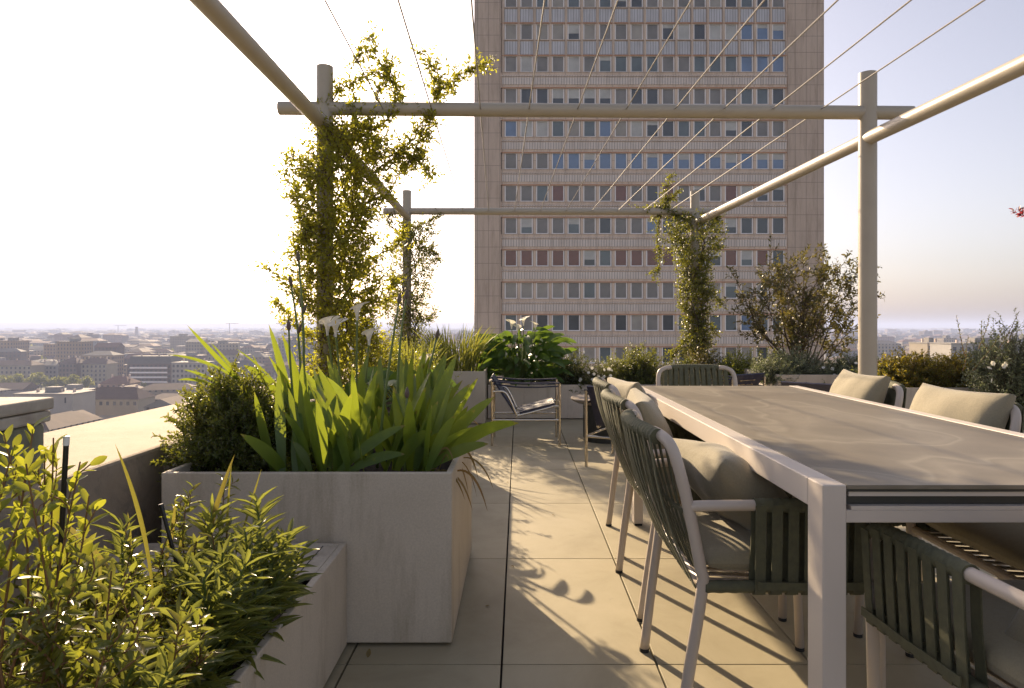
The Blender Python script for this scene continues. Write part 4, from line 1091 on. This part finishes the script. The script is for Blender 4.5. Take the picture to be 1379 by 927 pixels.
bush2('pointed olive green shrub left of the rear vine post', 862, 8.25, .36, .33, .3, .52, 140, 43, mleaf='l_box', L=.032, **KW)
bush2('low dark shrub at the foot of the rear vine post', 915, 8.15, .36, .34, .3, .36, 110, 44, **KW)
bush2('reddish tinted low shrub between the vine foot and the far head chair', 945, 8.5, .36, .25, .22, .46, 70, 45, mleaf='l_photinia', L=.04, W=.018, **KW)
bush2('feathery lime green shrub behind the far head chair', 1000, 8.2, .36, .36, .3, .42, 120, 46, mleaf='l_lime', L=.04, W=.010, **KW)
bush2('dark green filler shrub between the daisies and the calla clump', 740, 8.4, .36, .3, .25, .36, 90, 141, **KW)
bush2('olive green shrub between the white flowers and the pointed shrub', 832, 8.35, .36, .3, .25, .40, 90, 142, mleaf='l_box', **KW)
bush2('green shrub filling the hedge right of the vine foot', 972, 8.4, .36, .32, .25, .36, 90, 143, **KW)
bush2('grey green shrub trailing over the left corner of the pale planter', 1042, 7.2, .50, .26, .26, .24, 110, 144, mleaf='l_silver', L=.024, W=.012, sp=.012, **KW)
bush2('dull green shrub at the left end of the orange hedge', 1188, 6.0, .54, .26, .26, .28, 90, 145, mleaf='l_box', **KW)
bush2('green shrub between the orange hedge and the flowering shrub', 1335, 5.7, .54, .32, .28, .40, 130, 146, mleaf='l_silver', L=.026, W=.013, sp=.012, **KW)
bush2('silvery grey shrub spilling over the pale planter, left half', 1070, 7.35, .52, .42, .34, .33, 150, 47, mleaf='l_silver', L=.024, W=.012, sp=.012, blooms=5, **KW)
bush2('silvery green shrub spilling over the pale planter beside the pergola post', 1140, 7.35, .50, .40, .34, .34, 140, 48, mleaf='l_silver', L=.024, W=.012, sp=.012, blooms=3, **KW)
bush2('darker low shrub in the corner behind the navy armchair', 1035, 8.2, .36, .3, .3, .38, 90, 49, mleaf='l_dark', **KW)
bush2('orange tipped dense hedge shrub just right of the pergola post', 1222, 5.85, .56, .34, .28, .30, 420, 50, mleaf='l_orange', L=.024, W=.012, sp=.008, t0=.15, twigs=3, twl=.05, low=-.1, stemr=.002, lump=.1, tipmin=.8)
bush2('orange tipped dense hedge shrub at the middle of the right planter', 1290, 5.8, .56, .36, .28, .32, 420, 51, mleaf='l_orange', L=.024, W=.012, sp=.008, t0=.15, twigs=3, twl=.05, low=-.1, stemr=.002, lump=.1, tipmin=.8)
s = bush2('grey green shrub with small white flowers and long wands at the right edge', 1368, 5.15, .50, .36, .34, .62, 200, 52, mleaf='l_silver', L=.024, W=.012, sp=.012, blooms=24, t0=.35, twigs=3, twl=.10, low=-.25, stemr=.003, lump=.15)
rng = random.Random(4); f = Fol('leaf'); st = MB(); O2 = Vector(s.location)
for px0, py0, px1, py1 in ((1300, 480, 1288, 425), (1318, 470, 1332, 425), (1345, 470, 1372, 420), (1310, 500, 1350, 440), (1330, 470, 1322, 432), (1360, 460, 1371, 432), (1296, 500, 1304, 452)):
    pts = grow(rng, P(px0, py0, 5.1)-O2, P(px1, py1, 5.05)-O2, 7, .04); st.tube(pts, [.003-.0003*i for i in range(7)], 5, 0, False); leafy(rng, f, pts, .1, .010, .024, .012, 50)
st.build('wand', M['stem_r'], s, True); f.build('wand_leaf', M['l_silver'], s)

# open branching shrub tree left of the pergola post
def opentree(name, label, cat, base_, tips, mleaf, L, W, seed, stemr=.016, sub_=5, sl=.28, spacing=.02, leaf='leaf', ang=55):
    rng = random.Random(seed); t = empty(name, base_); tag(t, label, cat); st = MB(); f = Fol(leaf); o = Vector(base_)
    for tp in tips:
        tip = Vector(tp)-o; pts = grow(rng, (0, 0, 0), tip, 9, .07, .03); st.tube(pts, [stemr*(1-.85*i/8)+.001 for i in range(9)], 6, 0, False)
        leafy(rng, f, pts, .6, spacing, L, W, ang)
        for q in range(sub_):
            i = rng.randint(3, 8); d = ((pts[i]-pts[i-1]).normalized()+rv(rng, .55)+Vector((0, 0, .15))).normalized(); p2 = pts[i]+d*sl*rng.uniform(.5, 1.2)
            b2 = grow(rng, pts[i], p2, 6, .08); st.tube(b2, [stemr*.28*(1-.7*k/5) for k in range(6)], 4, 0, False); leafy(rng, f, b2, .35, spacing, L, W, ang)
            for z in range(3):
                j = rng.randint(2, 5); d2 = (d+rv(rng, .7)).normalized(); b3 = grow(rng, b2[j], b2[j]+d2*sl*.4*rng.uniform(.5, 1.2), 4, .1)
                st.tube(b3, .0015, 3, 0, False); leafy(rng, f, b3, .25, spacing*.8, L, W, ang)
    st.build('branch', M['bark'], t, True); f.build('foliage', M[mleaf], t); return t
tips = [P(px, py, 8.1+dy) for px, py, dy in ((1000, 395, 0), (1012, 410, .3), (1035, 362, -.1), (1050, 370, .2), (1070, 372, .3), (1082, 365, 0), (1100, 380, -.2), (1112, 358, 0), (1128, 372, .2), (1150, 370, 0), (1146, 392, .1),
        (1150, 410, -.1), (1135, 430, .2), (1030, 400, -.3), (1060, 395, -.3), (1090, 400, -.3), (1020, 440, 0), (1110, 420, .2), (1050, 420, .3), (1085, 425, -.2), (1130, 400, 0), (1150, 440, .1), (1040, 380, .3))]
opentree('photinia_tree', 'open branching bronze green shrub tree between the tower edge and the pergola post', 'shrub', (3.42, 8.1, .45), tips, 'l_photinia', .055, .024, 61, .011, 13, .30, .022)
tips = [Vector((3.955+dx, 5.0+dy, 1.85+dz)) for dx, dy, dz in ((-.10, 0, .02), (-.10, .05, .05), (-.08, -.1, .0), (.1, 0, .3), (.3, .1, .2), (.3, -.2, .1), (.1, .2, .1), (-.05, -.1, .12), (.2, 0, -.1))]
opentree('maple', 'dark red maple leaves reaching in from the right edge of the photo', 'tree', (4.3, 5.0, .0), tips, 'l_red', .040, .020, 62, .008, 7, .10, .010)

# ---- climbing vines
def vine(name, label, post, z0, z1, radf, offx, n, L, W, mleaf, seed, sprays=(), Y=Y1, spacing=.02, mleafs=None, strands=10, tw=.14):
    rng = random.Random(seed); o = Vector((post[0], post[1], z0)); t = empty(name, o); tag(t, label, 'climbing plant'); st = MB(); f = Fol('leaf')
    for k in range(strands):
        ph = rng.uniform(0, 6.28); tr = rng.uniform(.6, 2.2)*rng.choice([-1, 1]); pts = []
        for i in range(26):
            u = i/25; z = (z1-z0)*u; r_ = .075+.06*rng.random(); pts.append(Vector((math.cos(ph+tr*6.28*u)*r_+offx*u*.3, math.sin(ph+tr*6.28*u)*r_, z)))
        st.tube(smoothpts(pts, 2), .0045, 5, 0, False)
    for k in range(n):
        u = rng.random()**.9; rx = radf(u)*math.sqrt(rng.uniform(.03, 1)); th = rng.uniform(0, 6.28)
        p = Vector((math.cos(th)*rx+offx*(.5+.5*math.sin(5*u+seed)), math.sin(th)*rx*.8, (z1-z0)*u))
        d = (Vector((math.cos(th), math.sin(th), rng.uniform(-.3, 1.0))).normalized()+rv(rng, .3)).normalized()
        q = grow(rng, p, p+d*tw*rng.uniform(.4, 1.4), 5, .12); st.tube(q, .0013, 3, 0, False)
        leafy(rng, f, q, 0.0, spacing, L, W, 55)
    for sp_ in sprays:
        pts_ = [P(px, py, Y+dy)-o for px, py, dy in sp_]; pts_ = smoothpts(pts_, 6)
        pts_ = [p+rv(rng, .006) for p in pts_]; m_ = len(pts_); st.tube(pts_, [.0045*(1-.7*i/m_) for i in range(m_)], 5, 0, False)
        leafy(rng, f, pts_, .0, spacing*.8, L, W, 60)
        for q in range(m_*4):
            i = rng.randint(1, m_-1); d = ((pts_[i]-pts_[i-1]).normalized()*.8+rv(rng, .6)).normalized(); q_ = grow(rng, pts_[i], pts_[i]+d*tw*rng.uniform(.3, 1.1), 4, .1)
            st.tube(q_, .0012, 3, 0, False); leafy(rng, f, q_, .1, spacing*.85, L, W, 60)
    st.build('stem', M['bark'], t, True); f.build('foliage', M[mleaf], t); return t
rad1 = lambda u: .10+.20*math.exp(-((u-.80)/.20)**2)+.16*math.exp(-((u-.42)/.14)**2)+.20*math.exp(-((u-.02)/.16)**2)
vine('climbing_vine', 'large sunlit climbing vine round the near left pergola post with sprays above the beam', (-1.30, Y1-.02), .62, 2.50, rad1, .16, 2300, .038, .018, 'l_vine', 71,
     sprays=[[(470, 190, -.1), (520, 165, -.05), (530, 120, 0), (505, 75, 0), (497, 52, 0)], [(440, 165, 0), (455, 125, 0), (488, 105, 0), (515, 100, 0), (540, 130, 0)],
             [(500, 235, 0), (545, 200, 0), (575, 160, 0), (590, 110, 0), (572, 72, 0)], [(575, 160, .1), (600, 120, .1), (625, 98, .1), (652, 85, .1)], [(530, 210, 0), (560, 210, 0), (580, 165, 0)],
             [(480, 190, .05), (500, 150, .05), (515, 110, .05), (520, 85, 0)], [(520, 215, .05), (550, 190, 0), (590, 130, 0), (580, 95, 0)], [(460, 180, 0), (480, 150, 0), (470, 100, 0), (490, 70, 0)], [(540, 230, 0), (560, 215, 0), (580, 235, 0)], [(430, 420, 0), (400, 395, 0), (362, 362, 0)], [(430, 330, 0), (405, 290, 0), (385, 228, 0)], [(430, 280, 0), (412, 235, 0), (392, 208, 0)], [(430, 460, 0), (400, 440, 0), (378, 408, 0)],
             [(500, 280, 0), (530, 250, 0), (565, 190, 0)], [(440, 300, -.1), (415, 310, -.1), (396, 345, -.1)], [(500, 350, 0), (535, 330, 0), (548, 300, 0)], [(480, 400, 0), (515, 405, 0), (530, 380, 0)]])
rad2 = lambda u: .14+.12*math.exp(-((u-.75)/.3)**2)
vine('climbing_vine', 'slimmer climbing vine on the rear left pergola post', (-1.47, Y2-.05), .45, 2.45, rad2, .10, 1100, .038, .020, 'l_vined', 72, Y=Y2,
     sprays=[[(555, 310, 0), (575, 300, 0), (592, 290, 0)], [(560, 330, 0), (580, 340, 0), (590, 350, 0)], [(540, 390, 0), (527, 400, 0), (520, 415, 0)], [(560, 420, 0), (575, 430, 0), (585, 420, 0)], [(535, 310, 0), (522, 300, 0), (530, 285, 0)]], spacing=.022)
rad3 = lambda u: .07+.27*math.exp(-((u-.86)/.16)**2)+.12*math.exp(-((u-.52)/.10)**2)+.08*math.exp(-((u-.22)/.10)**2)+.10*math.exp(-(u/.08)**2)
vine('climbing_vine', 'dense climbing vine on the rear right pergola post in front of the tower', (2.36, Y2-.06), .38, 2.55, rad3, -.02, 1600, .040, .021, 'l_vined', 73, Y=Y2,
     sprays=[[(930, 300, 0), (905, 285, 0), (895, 262, 0), (903, 240, 0)], [(915, 290, 0), (890, 280, 0), (862, 282, 0)], [(890, 285, 0), (885, 320, 0), (888, 350, 0), (880, 372, 0)], [(900, 300, 0), (912, 320, 0), (925, 335, 0)], [(915, 300, 0), (900, 282, 0), (880, 295, 0)],
             [(940, 300, 0), (960, 290, 0), (968, 300, 0)], [(905, 300, 0), (898, 275, 0), (910, 262, 0)], [(945, 400, 0), (960, 395, 0), (970, 410, 0)], [(925, 460, 0), (912, 470, 0), (905, 480, 0)], [(950, 440, 0), (962, 445, 0)]], spacing=.022)

# ---- foreground planter: shrubs, lilies, stakes
def sprigs(name, label, cat, base_, tips, leaf, L, W, spacing, seed, mleaf, mstem, twigs=3, twl=.07, t0=.25, ang=55, whorl=1, stemr=.003, up=.0, ts=.35, jit=.35):
    rng = random.Random(seed); t = empty(name, base_); tag(t, label, cat); o = Vector(base_); st = MB(); f = Fol(leaf)
    for tp in tips:
        tip = Vector(tp)-o; b0 = Vector((tip.x*.45+rng.gauss(0, .02), tip.y*.5+rng.gauss(0, .02), 0)); pts = grow(rng, b0, tip, 8, .05, .0)
        st.tube(pts, [stemr*(1-.6*i/7) for i in range(8)], 6, 0, False); leafy(rng, f, pts, t0, spacing, L, W, ang, whorl=whorl, up=up, tipshrink=ts, jit=jit)
        for q in range(twigs):
            i = rng.randint(3, 6); d = ((pts[i]-pts[i-1]).normalized()+rv(rng, .55)+Vector((0, 0, .2))).normalized(); b2 = grow(rng, pts[i], pts[i]+d*twl*rng.uniform(.6, 1.3), 5, .08)
            st.tube(b2, stemr*.4, 4, 0, False); leafy(rng, f, b2, .1, spacing, L*.9, W*.9, ang, whorl=whorl, up=up, tipshrink=ts, jit=jit)
    st.build('stem', M[mstem], t, True); f.build('foliage', M[mleaf], t); return t
rng = random.Random(91)
tips = [P(px, py, Y) for px, py, Y in ((45, 575, 1.12), (72, 590, 1.15), (20, 600, 1.1), (108, 622, 1.12), (120, 668, 1.1), (10, 640, 1.05), (30, 690, 1.0), (5, 585, 1.15), (-30, 590, 1.1), (60, 610, 1.2), (0, 665, 1.0), (35, 625, 1.0))]
sprigs('leafy_sprigs', 'tall bright yellow green sprigs at the lower left edge in front of the stone pier', 'shrub', (-.92, 1.12, .31), tips, 'oval', .042, .016, .015, 91, 'l_lime', 'stem_r', 2, .07, .5, 50)
tips = []
for k in range(66):
    px = rng.uniform(-20, 290); Y = rng.uniform(1.05, 1.72)
    top = 728+(px-150)**2*.0012-max(0, px-200)*.25+(1.75-Y)*170+rng.uniform(0, 80)
    tips.append(P(px, top, Y))
tips += [P(150, 770, 1.0), P(200, 800, 1.02), P(100, 790, .98), P(50, 820, .98), P(20, 850, .95), P(240, 840, 1.05), P(150, 850, .95), P(90, 740, 1.2), P(180, 730, 1.5)]
sprigs('glossy_shrub', 'wide glossy reddish green shrub filling the lower left corner of the low planter', 'shrub', (-.86, 1.36, .31), tips, 'lance', .042, .014, .0095, 92, 'l_azalea', 'stem_r', 5, .07, .2, 55, stemr=.0032)
tips = [P(px, py, Y) for px, py, Y in ((255, 665, 1.72), (275, 690, 1.75), (300, 640, 2.0), (240, 700, 1.6), (285, 715, 1.6), (310, 700, 1.85), (265, 730, 1.5), (235, 675, 1.8))]
sprigs('bronze_shrub', 'small bronze tinted glossy shrub behind the lilies in the low planter', 'shrub', (-.86, 1.75, .31), tips, 'lance', .042, .013, .010, 93, 'l_azalea', 'stem_r', 3, .06, .3, 60)
LT = [((330, 715, 1.60), 1), ((345, 665+10, 1.72), 1), ((388, 722, 1.72), 1), ((300, 745, 1.50), 1), ((275, 775, 1.38), 1), ((295, 800, 1.36), 1), ((340, 770, 1.55), 1), ((165, 712, 1.55), 1), ((376, 775, 1.62), 1), ((250, 760, 1.45), 1),
      ((285, 690, 1.75), 1), ((318, 825, 1.42), 1), ((402, 745, 1.78), 1), ((365, 730, 1.65), 1), ((262, 870, 1.25), 1), ((180, 895, 1.02), 1), ((225, 905, 1.02), 1), ((330, 760, 1.45), 1), ((240, 830, 1.3), 1), ((345, 800, 1.5), 1)]
for i, ((px, py, Y), _) in enumerate(LT):
    tip = P(px, py, Y); b0 = Vector((min(tip.x-.0, -.64)+rng.uniform(-.02, .01), tip.y+rng.uniform(-.04, .04), .31))
    t = empty('lily_plant', b0); f = Fol('lance'); st = MB(); pts = grow(rng, (0, 0, 0), tip-b0, 9, .03)
    st.tube(pts, [.0048-.0003*k for k in range(9)], 7, 0, False)
    leafy(rng, f, pts, .12, .0050, .098, .0165, 60, jit=.28, tipshrink=.5, up=.05)
    st.build('stem', M['stem_g'], t, True); f.build('foliage', M['l_lily'], t)
    tag(t, 'upright lily stem ringed with narrow pointed leaves in the low planter', 'lily', 'lily stems in the low planter')
# long dry tipped blades
t = empty('dry_iris_leaves', (-.85, 1.75, .31)); tag(t, 'sparse long brown tipped sword leaves standing in the low planter', 'iris plant'); mb = MB(); O = Vector((-.85, 1.75, .31))
for a, c, Y, wd, bw in (((206, 800), (155, 598), 1.45, .013, (18, 0)), ((262, 790), (316, 612), 1.75, .020, (-6, 0)), ((305, 760), (312, 625), 1.85, .008, (-4, 0)), ((318, 745), (352, 632), 1.9, .007, (0, 0)), ((215, 780), (236, 675), 1.6, .011, (8, 0)), ((135, 760), (40, 682), 1.35, .014, (0, -8)),
                        ((150, 770), (70, 696), 1.5, .013, (5, -12)), ((232, 790), (250, 700), 1.7, .010, (0, 0)), ((178, 740), (172, 690), 1.6, .006, (0, 0))):
    p0 = P(*a, Y); p1 = P(*c, Y); s_ = Y/F; blade(mb, p0-O, p1-O, (bw[0]*s_, 0, -bw[1]*s_), wd, rng.uniform(-.4, .4), 14)
    if p0.z > .33: blade(mb, Vector((p0.x, p0.y, .31))-O, p0-O+Vector((0, 0, .01)), (0, 0, 0), wd*.5, 0, 4, prof=lambda t: 1)
mm = leafmat('brown_tipped_leaf', [(.08, .12, .03), (.12, .14, .035), (.20, .12, .05)], (.40, .36, .05), .36); mb.build('foliage', mm, t, True)
for (a, c, Y, wt, lb) in (((76, 850), (89, 600), 1.16, True, 'black plant stake with a white cap at the left edge'), ((246, 790), (219, 688), 1.55, False, 'leaning black plant stake beside the bronze shrub')):
    p0 = P(*a, Y); p1 = P(*c, Y); d = (p0-p1).normalized(); p0 = p1+d*((p1.z-.30)/abs(d.z)); t = empty('plant_stake', p0); tag(t, lb, 'plant stake')
    mb = MB(); mb.tube([(0, 0, 0), p1-p0], .0045, 10); s = mb.build('rod', M['stake'], t, True, autos=40)
    mb = MB(); mb.tube([p1-p0, p1-p0-d*.016], .0052, 10); mb.build('cap', M['white' if wt else 'stake'], t, True, autos=40)
for x, y, r_ in ((-.13, 1.9, .6), (-.69, 2.21, 1.2), (.12, 3.4, .4)): pass
for x, y, a, lb in ((-.13, 2.62, .4, 'small dry leaf beside the right face of the big planter'), (-.02, 3.05, 2.2, 'small dry leaf on the sunlit paving near the walkway joint'), (.21, 3.9, 4.0, 'small dry leaf in the dappled shade on the walkway'), (-.08, 4.7, 1.1, 'small dry leaf on the far walkway near the sling armchair')):
    f = Fol('oval'); o = empty('fallen_leaf', (x, y, .003)); f.add((0, 0, 0), (math.cos(a), math.sin(a), .15), (0, 0, 1), .020, .011); f.build('leaf_blade', M['l_irisdry'], o); tag(o, lb, 'leaf')
f = Fol('oval'); rng = random.Random(77)
o = empty('fallen_leaf', (-.50, 2.215, .003)); f.add((0, 0, 0), (.2, .3, .9), (0, -1, .1), .028, .016); f.build('leaf_blade', M['l_irisdry'], o); tag(o, 'single dry brown leaf on the floor in front of the big planter', 'leaf')

# ------------------------------------------------------------------ render
S.render.engine = 'CYCLES'
S.cycles.max_bounces = 8; S.cycles.transparent_max_bounces = 8; S.cycles.volume_bounces = 1
